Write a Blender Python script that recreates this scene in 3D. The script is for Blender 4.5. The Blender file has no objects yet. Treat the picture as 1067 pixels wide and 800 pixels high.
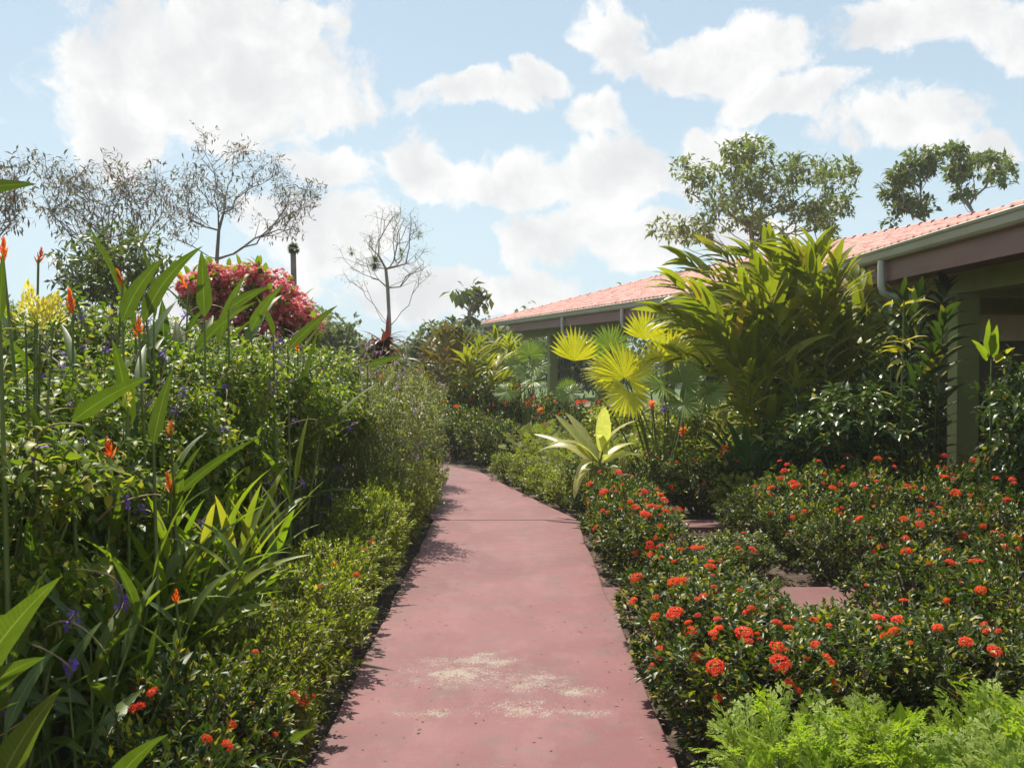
import bpy, math, numpy as np
from mathutils import Vector, Matrix
C = bpy.context.scene
COL = C.collection
R_ = math.radians

# ------------------------------------------------------------------ camera
F_PX = 1037.0
PITCH = math.atan(23 / F_PX)
EYE = 1.6
cam = bpy.data.objects.new('camera', bpy.data.cameras.new('camera'))
COL.objects.link(cam)
cam.location = (0, 0, EYE)
cam.rotation_euler = (R_(90) - PITCH, 0, 0)
cam.data.sensor_width = 36
cam.data.lens = 36 * F_PX / 1067
cam.data.clip_start = 0.05
cam.data.clip_end = 2000
C.camera = cam

# ------------------------------------------------------------------ light
SUN_EL = R_(60)
SUN_AZ = math.atan2(-0.42, 0.91)          # measured from +Y towards +X
sd = Vector((math.sin(SUN_AZ) * math.cos(SUN_EL), math.cos(SUN_AZ) * math.cos(SUN_EL), math.sin(SUN_EL)))
sun = bpy.data.objects.new('sun', bpy.data.lights.new('sun', 'SUN'))
COL.objects.link(sun)
sun.data.energy = 5.0
sun.data.angle = R_(0.55)
sun.data.color = (1.0, 0.94, 0.82)
sun.rotation_euler = sd.to_track_quat('Z', 'Y').to_euler()
C.view_settings.view_transform = 'Standard'
C.view_settings.look = 'None'
C.view_settings.gamma = 1
C.view_settings.exposure = 0.62
C.render.engine = 'CYCLES'
C.cycles.use_denoising = True
C.cycles.max_bounces = 7
C.cycles.diffuse_bounces = 4
C.cycles.glossy_bounces = 2
C.cycles.transmission_bounces = 5
C.cycles.sample_clamp_indirect = 6
C.cycles.volume_bounces = 0
C.cycles.caustics_reflective = False
C.cycles.caustics_refractive = False

w = bpy.data.worlds.new('World')
C.world = w
w.use_nodes = True
WT = w.node_tree
WT.nodes.clear()


class NT:
    """small node-building helper"""
    def __init__(s, t): s.t = t
    def n(s, typ, **kw):
        x = s.t.nodes.new(typ)
        for k, v in kw.items():
            setattr(x, k, v)
        return x
    def put(s, inp, v):
        if isinstance(v, bpy.types.NodeSocket): s.t.links.new(v, inp)
        elif v is not None: inp.default_value = v
    def m(s, op, a, b=None, c=None, clamp=False):
        x = s.n('ShaderNodeMath', operation=op, use_clamp=clamp)
        s.put(x.inputs[0], a)
        if b is not None: s.put(x.inputs[1], b)
        if c is not None: s.put(x.inputs[2], c)
        return x.outputs[0]
    def v(s, op, a, b=None):
        x = s.n('ShaderNodeVectorMath', operation=op)
        s.put(x.inputs[0], a)
        if b is not None: s.put(x.inputs[1], b)
        return x.outputs['Value'] if op in ('LENGTH', 'DOT_PRODUCT') else x.outputs[0]
    def noise(s, vec, scale, detail=4, rough=.5, dist=0):
        x = s.n('ShaderNodeTexNoise')
        if vec is not None: s.put(x.inputs['Vector'], vec)
        x.inputs['Scale'].default_value = scale
        x.inputs['Detail'].default_value = detail
        x.inputs['Roughness'].default_value = rough
        x.inputs['Distortion'].default_value = dist
        return x.outputs['Fac']
    def mix(s, f, a, b, blend='MIX'):
        x = s.n('ShaderNodeMix', data_type='RGBA', blend_type=blend)
        s.put(x.inputs[0], f)
        s.put(x.inputs[6], a if isinstance(a, bpy.types.NodeSocket) else (*a[:3], 1))
        s.put(x.inputs[7], b if isinstance(b, bpy.types.NodeSocket) else (*b[:3], 1))
        return x.outputs[2]
    def step(s, x, lo, hi):
        r = s.n('ShaderNodeMapRange', interpolation_type='SMOOTHSTEP')
        s.put(r.inputs[0], x)
        r.inputs[1].default_value = lo
        r.inputs[2].default_value = hi
        return r.outputs[0]


g = NT(WT)
sky = g.n('ShaderNodeTexSky', sky_type='NISHITA', sun_disc=False, sun_elevation=SUN_EL,
          sun_rotation=SUN_AZ % (2 * math.pi), altitude=100, air_density=1.0, dust_density=1.0, ozone_density=2.0)
tc = g.n('ShaderNodeTexCoord')
sp = g.n('ShaderNodeSeparateXYZ')
g.put(sp.inputs[0], tc.outputs['Generated'])
az = g.m('ARCTAN2', sp.outputs[0], sp.outputs[1])
el = g.m('ARCSINE', sp.outputs[2])
cmb = g.n('ShaderNodeCombineXYZ')
g.put(cmb.inputs[0], az); g.put(cmb.inputs[1], el)
uv = cmb.outputs[0]
wn = g.n('ShaderNodeTexNoise')
g.put(wn.inputs['Vector'], uv); wn.inputs['Scale'].default_value = 9; wn.inputs['Detail'].default_value = 5
wv = g.v('SCALE', g.v('SUBTRACT', wn.outputs['Color'], (.5, .5, .5)))
wv.node.inputs['Scale'].default_value = .085
uvw = g.v('ADD', uv, wv)
CLOUDS = [(235, 75, 165, 82), (130, 135, 66, 46), (300, 95, 105, 48), (250, 5, 120, 45), (345, 178, 52, 28), (335, 245, 90, 42),
          (500, 100, 80, 22), (558, 80, 30, 22), (640, 38, 42, 40), (765, 58, 100, 34), (825, 104, 78, 20),
          (615, 118, 36, 26), (430, 182, 40, 34), (545, 190, 100, 32), (645, 180, 95, 48), (575, 250, 75, 38),
          (745, 150, 55, 26), (965, 22, 110, 34), (940, 132, 92, 34), (1040, 150, 40, 22), (1090, 15, 80, 40),
          (480, 305, 170, 26), (660, 250, 90, 34), (780, 245, 60, 30), (240, 300, 120, 30),
          (-160, 60, 150, 60), (-300, 160, 180, 50), (1300, 90, 150, 60), (1500, 190, 180, 40), (1180, 240, 90, 30)]
fld = None
for (px, py, rx, ry) in CLOUDS:
    u0 = math.atan((px - 533.5) / F_PX)
    v0 = math.atan((377 - py) / math.hypot(F_PX, px - 533.5))
    d = g.v('LENGTH', g.v('MULTIPLY', g.v('SUBTRACT', uvw, (u0, v0, 0)), (F_PX / rx, F_PX / ry, 0)))
    f1 = g.m('SUBTRACT', 1.0, d)
    if fld is None: fld = f1
    else:
        fld = g.m('SMOOTH_MAX', fld, f1, .18)
back = g.m('SUBTRACT', g.noise(tc.outputs['Generated'], 3.0, 4), .62)          # clouds in the rest of the sky
behind = g.step(sp.outputs[1], .35, -.1)
fld = g.m('MAXIMUM', fld, g.m('ADD', g.m('MULTIPLY', back, 6), g.m('MULTIPLY', g.m('SUBTRACT', behind, 1), 4)))
det = g.noise(uvw, 16, 9, .62)
dens = g.m('ADD', fld, g.m('MULTIPLY', g.m('SUBTRACT', det, .5), 2.2))
alpha = g.step(dens, -.06, .30)
alpha = g.m('MULTIPLY', alpha, g.step(el, .0, .05))
lump = g.noise(uvw, 11, 6, .6)
shade = g.step(g.m('ADD', g.m('MULTIPLY', g.m('SUBTRACT', lump, .5), 3.4), g.m('MULTIPLY', fld, .55)), -.45, .85)
ccol = g.mix(shade, (9.3, 9.3, 9.2), (7.0, 7.15, 7.35))
low = g.step(el, .36, .0)
haz = g.mix(g.m('ADD', .55, g.m('MULTIPLY', low, .35)), sky.outputs[0], (6.2, 7.85, 8.7))
fin = g.mix(alpha, haz, ccol)
bg = g.n('ShaderNodeBackground')
g.put(bg.inputs[0], fin)
bg.inputs[1].default_value = 0.072
wo = g.n('ShaderNodeOutputWorld')
g.t.links.new(bg.outputs[0], wo.inputs[0])


# ------------------------------------------------------------------ helpers
def pt(px, py, D):
    """point at distance D along +Y seen at pixel (px,py) of the 1067x800 photograph"""
    dx, dy = px - 533.5, py - 400
    ry = F_PX * math.cos(PITCH) - dy * math.sin(PITCH)
    rz = -F_PX * math.sin(PITCH) - dy * math.cos(PITCH)
    k = D / ry
    return np.array((dx * k, D, EYE + rz * k))


def gx(px, D): return (px - 533.5) / F_PX * D


GZ = -0.06       # soil level; the top of the path is z = 0


def nrm(a):
    a = np.asarray(a, float)
    return a / np.maximum(np.linalg.norm(a, axis=-1, keepdims=True), 1e-9)


PROF = {
    'ovate': lambda t: np.sin(np.pi * np.clip(t, 0, 1) ** .75) ** .8,
    'lance': lambda t: np.minimum(1, t * 5 + .12) * (1 - t ** 2.2) ** .9,
    'strap': lambda t: np.minimum(1, t * 3 + .45) * (1 - t ** 4) ** .8,
    'paddle': lambda t: np.clip(np.sin(np.pi * np.clip(t * .93 + .07, 0, 1) ** .9), 0, 1) ** .55,
    'diamond': lambda t: np.where(t < .35, t / .35, (1 - t) / .65),
    'seg': lambda t: np.minimum(1, t / .62) * np.where(t > .62, (1 - (t - .62) / .38), 1) + .02,
}


class MB:
    def __init__(s): s.V = []; s.F = []; s.A = []; s.n = 0
    def add(s, V, F, A=None):
        n0 = len(np.asarray(V).reshape(-1, 3)); s.A.append(np.zeros((n0, 3)) + (.5, .5, 0) if A is None else A)
        s.V.append(np.asarray(V, float).reshape(-1, 3)); s.F.append(np.asarray(F, int) + s.n)
        s.n += len(s.V[-1])
        return s
    def blades(s, base, d, L, W, droop=0., fold=.25, S=3, prof='ovate', roll=0., wave=0.):
        base = np.atleast_2d(np.asarray(base, float)); N = len(base)
        d = nrm(np.broadcast_to(d, (N, 3)))
        L, W, droop, roll = [np.broadcast_to(np.asarray(q, float), (N,)) for q in (L, W, droop, roll)]
        ref = np.tile((0., 0, 1), (N, 1)); ref[np.abs(d[:, 2]) > .985] = (.37, .93, 0)
        side = nrm(np.cross(d, ref)); up = np.cross(side, d)
        c, q = np.cos(roll)[:, None], np.sin(roll)[:, None]
        side2 = side * c + up * q; up2 = up * c - side * q
        t = np.linspace(0, 1, S + 1)
        ang = droop[:, None] * t[None, :]
        dirs = np.cos(ang)[..., None] * d[:, None] - np.sin(ang)[..., None] * up[:, None]
        seg = (dirs[:, 1:] + dirs[:, :-1]) / 2 * (L[:, None, None] / S)
        P = base[:, None] + np.concatenate([np.zeros((N, 1, 3)), np.cumsum(seg, 1)], 1)
        wd = (PROF[prof](t)[None, :] * W[:, None] / 2)[..., None]
        N2 = up2[:, None] + 0 * P
        lift = fold * wd
        off = side2[:, None] * wd
        if wave:
            wv_ = wave * np.sin(t * 17 + roll[:, None] * 3)[..., None] * wd
        else: wv_ = 0
        A = P - off + N2 * (lift + wv_); B = P + off + N2 * (lift - wv_)
        V = np.stack([A, P, B], 2).reshape(-1, 3)
        f = []
        for i in range(S):
            a = i * 3
            f += [(a, a + 1, a + 4, a + 3), (a + 1, a + 2, a + 5, a + 4)]
        f = np.array(f)
        F = (f[None] + (np.arange(N) * (S + 1) * 3)[:, None, None]).reshape(-1, 4)
        at = np.zeros((N, S + 1, 3, 3)); at[..., 0] = t[None, :, None]; at[..., 1] = np.array((-1, 0, 1))[None, None, :]; at[..., 2] = 1
        return s.add(V, F, at.reshape(-1, 3))
    def tube(s, pts, r, n=6, cap=True):
        pts = np.asarray(pts, float); m = len(pts); r = np.broadcast_to(r, (m,))
        tg = nrm(np.gradient(pts, axis=0))
        ref = np.array((0., 0, 1)) if abs(tg[0][2]) < .9 else np.array((1., 0, 0))
        rings = []
        for i in range(m):
            a = nrm(np.cross(tg[i], ref)); b = np.cross(tg[i], a); ref = np.cross(a, tg[i]) if False else ref
            th = np.arange(n) * 2 * np.pi / n
            rings.append(pts[i] + r[i] * (np.cos(th)[:, None] * a + np.sin(th)[:, None] * b))
        V = np.concatenate(rings)
        F = [(i * n + j, i * n + (j + 1) % n, (i + 1) * n + (j + 1) % n, (i + 1) * n + j) for i in range(m - 1) for j in range(n)]
        s.add(V, F)
        if cap:
            s.add(np.concatenate([rings[-1], pts[-1:]]), [(j, (j + 1) % n, n, n) for j in range(n)])
        return s
    def frusta(s, A, B, ra, rb, n=5):
        A, B = np.asarray(A, float), np.asarray(B, float); N = len(A)
        tg = nrm(B - A)
        ref = np.tile((0., 0, 1), (N, 1)); ref[np.abs(tg[:, 2]) > .9] = (1, 0, 0)
        a = nrm(np.cross(tg, ref)); b = np.cross(tg, a)
        th = np.arange(n) * 2 * np.pi / n
        ring = np.cos(th)[None, :, None] * a[:, None] + np.sin(th)[None, :, None] * b[:, None]
        V = np.stack([A[:, None] + ring * np.asarray(ra)[:, None, None], B[:, None] + ring * np.asarray(rb)[:, None, None]], 1).reshape(-1, 3)
        f = np.array([(j, (j + 1) % n, n + (j + 1) % n, n + j) for j in range(n)])
        return s.add(V, (f[None] + (np.arange(N) * 2 * n)[:, None, None]).reshape(-1, 4))
    def box(s, x0, x1, y0, y1, z0, z1, M=None):
        V = np.array([(x, y, z) for z in (z0, z1) for y in (y0, y1) for x in (x0, x1)], float)
        if M is not None: V = np.array([M @ Vector(v) for v in V])
        return s.add(V, [(0, 2, 3, 1), (4, 5, 7, 6), (0, 1, 5, 4), (2, 6, 7, 3), (0, 4, 6, 2), (1, 3, 7, 5)])
    def stamp(s, TV, TF, org, X, Y, Z, sc):
        org = np.atleast_2d(org); N = len(org)
        M = np.stack([X, Y, Z], 2) * np.broadcast_to(sc, (N,))[:, None, None]
        V = np.einsum('nij,vj->nvi', M, TV) + org[:, None]
        return s.add(V.reshape(-1, 3), (np.asarray(TF)[None] + (np.arange(N) * len(TV))[:, None, None]).reshape(-1, 4))
    def arrays(s): return np.concatenate(s.V), np.concatenate(s.F)
    def mesh(s, name, mat, smooth=True):
        V, F = s.arrays()
        me = bpy.data.meshes.new(name)
        tri = F[:, 2] == F[:, 3]
        cnt = np.where(tri, 3, 4)
        idx = F.reshape(-1)[np.stack([np.ones(len(F), bool)] * 3 + [~tri], 1).reshape(-1)]
        me.vertices.add(len(V)); me.vertices.foreach_set('co', V.reshape(-1).astype('f'))
        me.loops.add(len(idx)); me.loops.foreach_set('vertex_index', idx.astype('i'))
        me.polygons.add(len(F))
        st = np.concatenate([[0], np.cumsum(cnt)[:-1]])
        me.polygons.foreach_set('loop_start', st.astype('i'))
        me.update(calc_edges=True)
        me.polygons.foreach_set('use_smooth', np.full(len(F), smooth))
        me.materials.append(mat)
        if mat.get('veined'):
            a_ = me.attributes.new('blade', 'FLOAT_VECTOR', 'POINT'); a_.data.foreach_set('vector', np.concatenate(s.A).reshape(-1).astype('f'))
        me.update()
        return me


def obj(name, me, parent=None, loc=None, rot=None, sc=None):
    if isinstance(me, tuple): me = me[0].mesh(name, me[1], *(me[2:]))
    o = bpy.data.objects.new(name, me); COL.objects.link(o)
    if parent: o.parent = parent
    if loc is not None: o.location = [float(q) for q in loc]
    if rot is not None: o.rotation_euler = rot
    if sc is not None: o.scale = (sc, sc, sc) if np.isscalar(sc) else sc
    return o


def thing(name, label, cat, loc=(0, 0, 0), rz=0, sc=1, group=None):
    o = bpy.data.objects.new(name, None); COL.objects.link(o)
    o.empty_display_size = .1
    o.location = [float(q) for q in loc]; o.rotation_euler = (0, 0, rz)
    o.scale = (sc, sc, sc) if np.isscalar(sc) else sc
    o['label'] = label; o['category'] = cat
    if group: o['group'] = group
    return o


def struct(name, me):
    o = obj(name, me); o['kind'] = 'structure'; return o


ORD = ['first', 'second', 'third', 'fourth', 'fifth', 'sixth', 'seventh', 'eighth', 'ninth', 'tenth', 'eleventh', 'twelfth',
       'thirteenth', 'fourteenth', 'fifteenth', 'sixteenth', 'seventeenth', 'eighteenth', 'nineteenth', 'twentieth',
       'twenty-first', 'twenty-second', 'twenty-third', 'twenty-fourth', 'twenty-fifth', 'twenty-sixth']


# ------------------------------------------------------------------ materials
def leafmat(name, a, b, c=None, rough=.45, trans=.42, tcol=(1.25, 1.45, .55), spec=.5, tip=None, vein=0, young=.86):
    """a..b: the spread of colour from leaf to leaf; c: rare leaves (old or young)"""
    a, b, c = [q if q is None or q[1] < q[0] or q[2] > q[1] else (q[0] * 1.2, q[1] * 1.03, q[2] * .8) for q in (a, b, c)]
    m = bpy.data.materials.new(name); m.use_nodes = True
    n = NT(m.node_tree); n.t.nodes.clear()
    ge = n.n('ShaderNodeNewGeometry'); oi = n.n('ShaderNodeObjectInfo')
    rnd = ge.outputs['Random Per Island']
    col = n.mix(rnd, a, b)
    if c is not None:
        r2 = n.m('FRACT', n.m('MULTIPLY', rnd, 17.31))
        col = n.mix(n.step(r2, young, young + .11), col, c)
    tcn = n.n('ShaderNodeTexCoord')
    nz = n.noise(tcn.outputs['Object'], 9 if not vein else 26, 3)
    k = n.m('ADD', .72, n.m('MULTIPLY', nz, .56))
    k = n.m('MULTIPLY', k, n.m('ADD', .86, n.m('MULTIPLY', oi.outputs['Random'], .28)))
    mul = n.v('SCALE', col); n.put(mul.node.inputs['Scale'], k)
    if vein == 2:
        m['veined'] = 1
        at = n.n('ShaderNodeAttribute', attribute_name='blade'); sx = n.n('ShaderNodeSeparateXYZ'); n.put(sx.inputs[0], at.outputs['Vector'])
        ac = n.m('ABSOLUTE', sx.outputs[1])
        rib = n.m('SUBTRACT', 1, n.step(ac, .03, .10))
        vn = n.m('SINE', n.m('ADD', n.m('MULTIPLY', sx.outputs[0], 190), n.m('MULTIPLY', ac, -14)))
        big = n.noise(tcn.outputs['Object'], 7, 5, .7)
        mul = n.mix(n.m('MULTIPLY', n.m('ADD', vn, 1), .13), mul, n.v('MULTIPLY', mul, (.35, .45, .4)))
        mul = n.mix(n.m('MULTIPLY', rib, .55), mul, (.22, .27, .08))
        mul = n.mix(n.m('MULTIPLY', n.step(big, .55, .75), .45), mul, n.v('MULTIPLY', mul, (1.7, 1.35, .8)))
        br = n.step(n.m('ADD', n.m('MULTIPLY', n.m('MAXIMUM', sx.outputs[0], n.m('MULTIPLY', ac, .97)), 1), n.m('MULTIPLY', n.m('SUBTRACT', n.noise(tcn.outputs['Object'], 19, 3), .5), .5)), .99, 1.12)
        mul = n.mix(br, mul, (.20, .12, .05))
    p = n.n('ShaderNodeBsdfPrincipled')
    n.put(p.inputs['Base Color'], mul)
    p.inputs['Roughness'].default_value = rough
    p.inputs['Specular IOR Level'].default_value = spec
    tr = n.n('ShaderNodeBsdfTranslucent')
    n.put(tr.inputs[0], n.v('MULTIPLY', mul, tcol))
    mx = n.n('ShaderNodeMixShader'); mx.inputs[0].default_value = trans
    n.t.links.new(p.outputs[0], mx.inputs[1]); n.t.links.new(tr.outputs[0], mx.inputs[2])
    out = n.n('ShaderNodeOutputMaterial'); n.t.links.new(mx.outputs[0], out.inputs[0])
    return m


def plain(name, a, b=None, rough=.7, scale=6, spec=.4, bump=0, stretch=None, detail=6):
    m = bpy.data.materials.new(name); m.use_nodes = True
    n = NT(m.node_tree); p = m.node_tree.nodes['Principled BSDF']
    tcn = n.n('ShaderNodeTexCoord'); vec = tcn.outputs['Object']
    if stretch: vec = n.v('MULTIPLY', vec, stretch)
    f = n.noise(vec, scale, detail, .6)
    n.put(p.inputs['Base Color'], n.mix(n.step(f, .3, .7), a, b or [q * .75 for q in a]))
    p.inputs['Roughness'].default_value = rough
    p.inputs['Specular IOR Level'].default_value = spec
    if bump:
        bn = n.n('ShaderNodeBump'); bn.inputs['Strength'].default_value = bump; bn.inputs['Distance'].default_value = .02
        n.put(bn.inputs['Height'], n.noise(vec, scale * 4, 5)); n.put(p.inputs['Normal'], bn.outputs[0])
    return m


G = leafmat
M = dict(
    ixora=G('ixora_leaf', (.022, .052, .009), (.060, .105, .013), (.26, .27, .03), rough=.42, trans=.34, spec=.4, young=.74),
    hedge=G('hedge_leaf', (.085, .135, .012), (.19, .250, .022), (.40, .38, .06), rough=.42, trans=.45, spec=.4, young=.72),
    shrub=G('porterweed_leaf', (.075, .135, .016), (.175, .250, .028), (.32, .33, .07), rough=.45, trans=.45, spec=.4, young=.8),
    shrub2=G('pale_shrub_leaf', (.10, .135, .035), (.170, .200, .055), (.26, .20, .09), rough=.5, trans=.42),
    helic=G('heliconia_leaf', (.050, .095, .015), (.090, .140, .022), None, rough=.5, trans=.34, vein=2),
    blade=G('blade_leaf', (.100, .170, .018), (.180, .250, .028), (.28, .28, .05), rough=.42, trans=.5),
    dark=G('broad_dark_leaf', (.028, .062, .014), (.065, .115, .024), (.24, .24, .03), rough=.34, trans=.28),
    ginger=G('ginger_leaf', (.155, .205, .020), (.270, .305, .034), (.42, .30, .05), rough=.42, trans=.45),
    gingerb=G('bronze_ginger_leaf', (.10, .10, .025), (.22, .15, .04), (.25, .10, .03), rough=.4, trans=.4),
    fanY=G('chartreuse_fan', (.40, .46, .025), (.52, .56, .04), None, rough=.4, trans=.5, tcol=(1.3, 1.35, .5), vein=1),
    fanG=G('green_fan', (.13, .21, .05), (.19, .28, .07), None, rough=.38, trans=.35, vein=1),
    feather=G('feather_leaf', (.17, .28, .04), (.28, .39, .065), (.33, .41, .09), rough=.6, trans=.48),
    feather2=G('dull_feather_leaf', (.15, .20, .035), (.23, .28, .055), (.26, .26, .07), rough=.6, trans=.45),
    pale=G('pale_arching_leaf', (.34, .42, .16), (.50, .55, .26), None, rough=.35, trans=.5, tcol=(1.2, 1.3, .6), vein=1),
    strap=G('strap_leaf', (.030, .085, .020), (.060, .140, .030), None, rough=.3, trans=.35),
    yleaf=G('yellow_leaf', (.45, .38, .03), (.55, .50, .05), None, rough=.4, trans=.4, tcol=(1.2, 1.2, .5)),
    tree=G('tree_leaf', (.075, .115, .040), (.130, .175, .060), (.18, .20, .08), rough=.5, trans=.4),
    dusky=G('dusky_leaf', (.095, .09, .065), (.16, .15, .10), (.17, .07, .08), rough=.6, trans=.35, tcol=(1.2, 1.2, .8)),
    darktree=G('dark_tree_leaf', (.050, .080, .028), (.10, .14, .045), None, rough=.45, trans=.3),
    far=G('far_leaf', (.085, .12, .05), (.13, .17, .07), None, rough=.7, trans=.3),
    cordy=G('red_cordyline_leaf', (.085, .028, .024), (.17, .055, .04), (.17, .12, .05), rough=.45, trans=.35, tcol=(1.4, .9, .7)),
    coral=G('coral_bract', (.58, .11, .14), (.76, .27, .28), (.84, .52, .48), rough=.6, trans=.4, tcol=(1.15, 1, 1)),
    red=G('scarlet_petal', (.84, .060, .010), (.90, .13, .025), (.92, .24, .06), rough=.8, trans=.45, tcol=(1.05, .9, .8), spec=.15),
    redp=G('pink_red_petal', (.80, .045, .022), (.88, .12, .055), (.90, .30, .18), rough=.8, trans=.45, tcol=(1.05, .9, .85), spec=.15),
    orange=G('orange_bract', (.85, .14, .02), (.92, .30, .03), (.95, .48, .05), rough=.45, trans=.4, tcol=(1.1, 1, .8)),
    yellow=G('yellow_bract', (.72, .62, .08), (.85, .76, .16), None, rough=.5, trans=.4, tcol=(1.1, 1.1, .7)),
    purple=G('violet_petal', (.13, .05, .36), (.22, .10, .50), None, rough=.6, trans=.4, tcol=(1.1, 1, 1.2)),
    lilac=G('lilac_petal', (.42, .22, .46), (.55, .34, .56), None, rough=.6, trans=.4, tcol=(1.1, 1, 1.1)),
    stem=plain('green_stem', (.10, .15, .03), (.16, .18, .05), .5),
    spike=plain('spike_stem', (.22, .17, .08), (.30, .24, .12), .6),
    wood=plain('brown_twig', (.10, .07, .045), (.17, .13, .09), .85, 14),
    bark=plain('grey_bark', (.20, .17, .14), (.34, .31, .27), .9, 10, bump=.4, stretch=(1, 1, .3)),
    barkd=plain('dark_bark', (.17, .14, .125), (.26, .22, .20), .9, 10),
    litter=G('leaf_litter', (.10, .060, .035), (.26, .17, .10), (.35, .27, .17), rough=.85, trans=.1, tcol=(1, 1, 1)),
    olive=plain('olive_paint', (.36, .38, .14), (.30, .32, .11), .65, 3),
    cream=plain('cream_paint', (.70, .67, .46), (.62, .59, .41), .7, 3),
    fascia=plain('brown_pink_fascia', (.27, .145, .115), (.22, .115, .095), .6, 4, stretch=(1, .3, 3)),
    gutter=plain('beige_gutter', (.50, .48, .38), (.40, .38, .28), .45, 3, stretch=(1, .3, 4)),
    spout=plain('white_pipe', (.62, .61, .56), (.52, .51, .45), .45),
    soffit=plain('soffit_board', (.20, .13, .09), (.16, .10, .07), .8, 5),
    shadewall=plain('wall_with_painted_shade', (.13, .115, .075), (.10, .09, .06), .8, 2),  # corridor shade put into the wall colour
    dim=plain('painted_room_shade', (.03, .035, .025), (.05, .05, .04), .3),  # near-black colour standing in for the unlit room
    floor=plain('red_corridor_floor', (.30, .11, .10), (.24, .085, .08), .5),
)


def path_mat():
    m = bpy.data.materials.new('painted_concrete'); m.use_nodes = True
    n = NT(m.node_tree); p = m.node_tree.nodes['Principled BSDF']
    ge = n.n('ShaderNodeNewGeometry'); P = ge.outputs['Position']
    big = n.noise(P, 1.1, 4); mid = n.noise(n.v('MULTIPLY', P, (1, 2.6, 1)), 5, 6, .65); fine = n.noise(P, 90, 4, .6)
    col = n.mix(n.step(big, .3, .7), (.150, .047, .050), (.200, .070, .071))
    stain = n.m('MULTIPLY', n.step(mid, .46, .64), n.step(n.noise(P, 1.9, 4, .6), .38, .60))
    col = n.mix(n.m('MULTIPLY', stain, .7), col, (.120, .078, .068))
    blot = n.step(n.noise(n.v('MULTIPLY', P, (1.6, .8, 1)), 2.4, 8, .72), .46, .62)
    col = n.mix(n.m('MULTIPLY', blot, .30), col, (.25, .115, .112))
    hair = n.m('SUBTRACT', 1, n.step(n.m('ABSOLUTE', n.m('SUBTRACT', n.noise(P, 1.35, 5, .55, .6), .5)), .0, .0035))
    hair = n.m('MULTIPLY', hair, n.step(n.noise(P, .8, 2), .52, .6))
    col = n.mix(n.m('MULTIPLY', hair, .55), col, (.06, .04, .035))
    edge = n.step(n.m('ABSOLUTE', n.m('ADD', n.n('ShaderNodeSeparateXYZ').outputs[0], .0725)), .60, .74)
    n.put(edge.node.inputs[0].links[0].from_node.inputs[0].links[0].from_node.inputs[0].links[0].from_node.inputs[0], P)
    dirt = n.m('MULTIPLY', edge, n.step(n.noise(P, 12, 5, .7), .38, .62))
    col = n.mix(n.m('MULTIPLY', dirt, .55), col, (.10, .065, .05))
    # scuffed patches where the paint has worn to pale concrete
    fld = None
    sp_ = n.v('ADD', P, (0, 0, 0))
    for (px, py, rx, ry) in [(480, 702, 62, 20), (555, 712, 48, 13), (545, 742, 56, 13), (440, 745, 34, 6), (505, 690, 40, 12), (600, 722, 34, 8), (612, 745, 26, 5)]:
        D = EYE * F_PX / (py - 377)
        x0 = gx(px, D); ax = rx / F_PX * D; ay = D * D / (EYE * F_PX) * ry
        d = n.v('LENGTH', n.v('MULTIPLY', n.v('SUBTRACT', sp_, (x0, D, 0)), (1 / ax, 1 / ay, 0)))
        f = n.m('SUBTRACT', 1, d)
        fld = f if fld is None else n.m('MAXIMUM', fld, f)
    wob = n.m('MULTIPLY', n.m('SUBTRACT', n.noise(P, 8, 6, .7), .56), 4.4)
    grit = n.m('MULTIPLY', n.m('SUBTRACT', fine, .52), 5.0)
    wear = n.step(n.m('ADD', n.m('ADD', fld, wob), grit), -.1, .9)
    wear = n.m('MULTIPLY', wear, n.step(fld, -.7, .3))
    col = n.mix(n.m('MULTIPLY', wear, .62), col, (.33, .32, .235))
    speck = n.step(n.noise(P, 26, 3), .64, .72)
    col = n.mix(n.m('MULTIPLY', speck, .5), col, (.16, .09, .08))
    n.put(p.inputs['Base Color'], col)
    n.put(p.inputs['Roughness'], n.m('ADD', .42, n.m('MULTIPLY', mid, .3)))
    p.inputs['Specular IOR Level'].default_value = .4
    b = n.n('ShaderNodeBump'); b.inputs['Strength'].default_value = .35; b.inputs['Distance'].default_value = .004
    n.put(b.inputs['Height'], n.m('ADD', fine, n.m('MULTIPLY', mid, .8))); n.put(p.inputs['Normal'], b.outputs[0])
    return m


def ground_mat():
    m = bpy.data.materials.new('soil_and_grass'); m.use_nodes = True
    n = NT(m.node_tree); p = m.node_tree.nodes['Principled BSDF']
    ge = n.n('ShaderNodeNewGeometry'); P = ge.outputs['Position']
    a = n.mix(n.step(n.noise(P, 14, 8, .7), .3, .7), (.040, .026, .018), (.115, .075, .050))
    gr = n.mix(n.noise(P, 3, 8, .7), (.04, .085, .02), (.10, .14, .04))
    dist = n.v('LENGTH', n.v('SUBTRACT', P, (0, 8, 0)))
    n.put(p.inputs['Base Color'], n.mix(n.step(n.m('ADD', dist, n.m('MULTIPLY', n.noise(P, .4, 3), 5)), 17, 22), a, gr))
    p.inputs['Roughness'].default_value = .95
    b = n.n('ShaderNodeBump'); b.inputs['Strength'].default_value = 1; b.inputs['Distance'].default_value = .03
    n.put(b.inputs['Height'], n.noise(P, 22, 8, .7)); n.put(p.inputs['Normal'], b.outputs[0])
    return m


def tile_mat():
    m = bpy.data.materials.new('clay_tile'); m.use_nodes = True
    n = NT(m.node_tree); p = m.node_tree.nodes['Principled BSDF']
    ge = n.n('ShaderNodeNewGeometry'); P = ge.outputs['Position']
    col = n.mix(ge.outputs['Random Per Island'], (.46, .19, .155), (.58, .28, .235))
    col = n.mix(n.m('MULTIPLY', n.step(n.noise(P, 1.1, 7, .7), .42, .7), .8), col, (.30, .17, .14))
    n.put(p.inputs['Base Color'], col); p.inputs['Roughness'].default_value = .7
    return m


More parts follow.
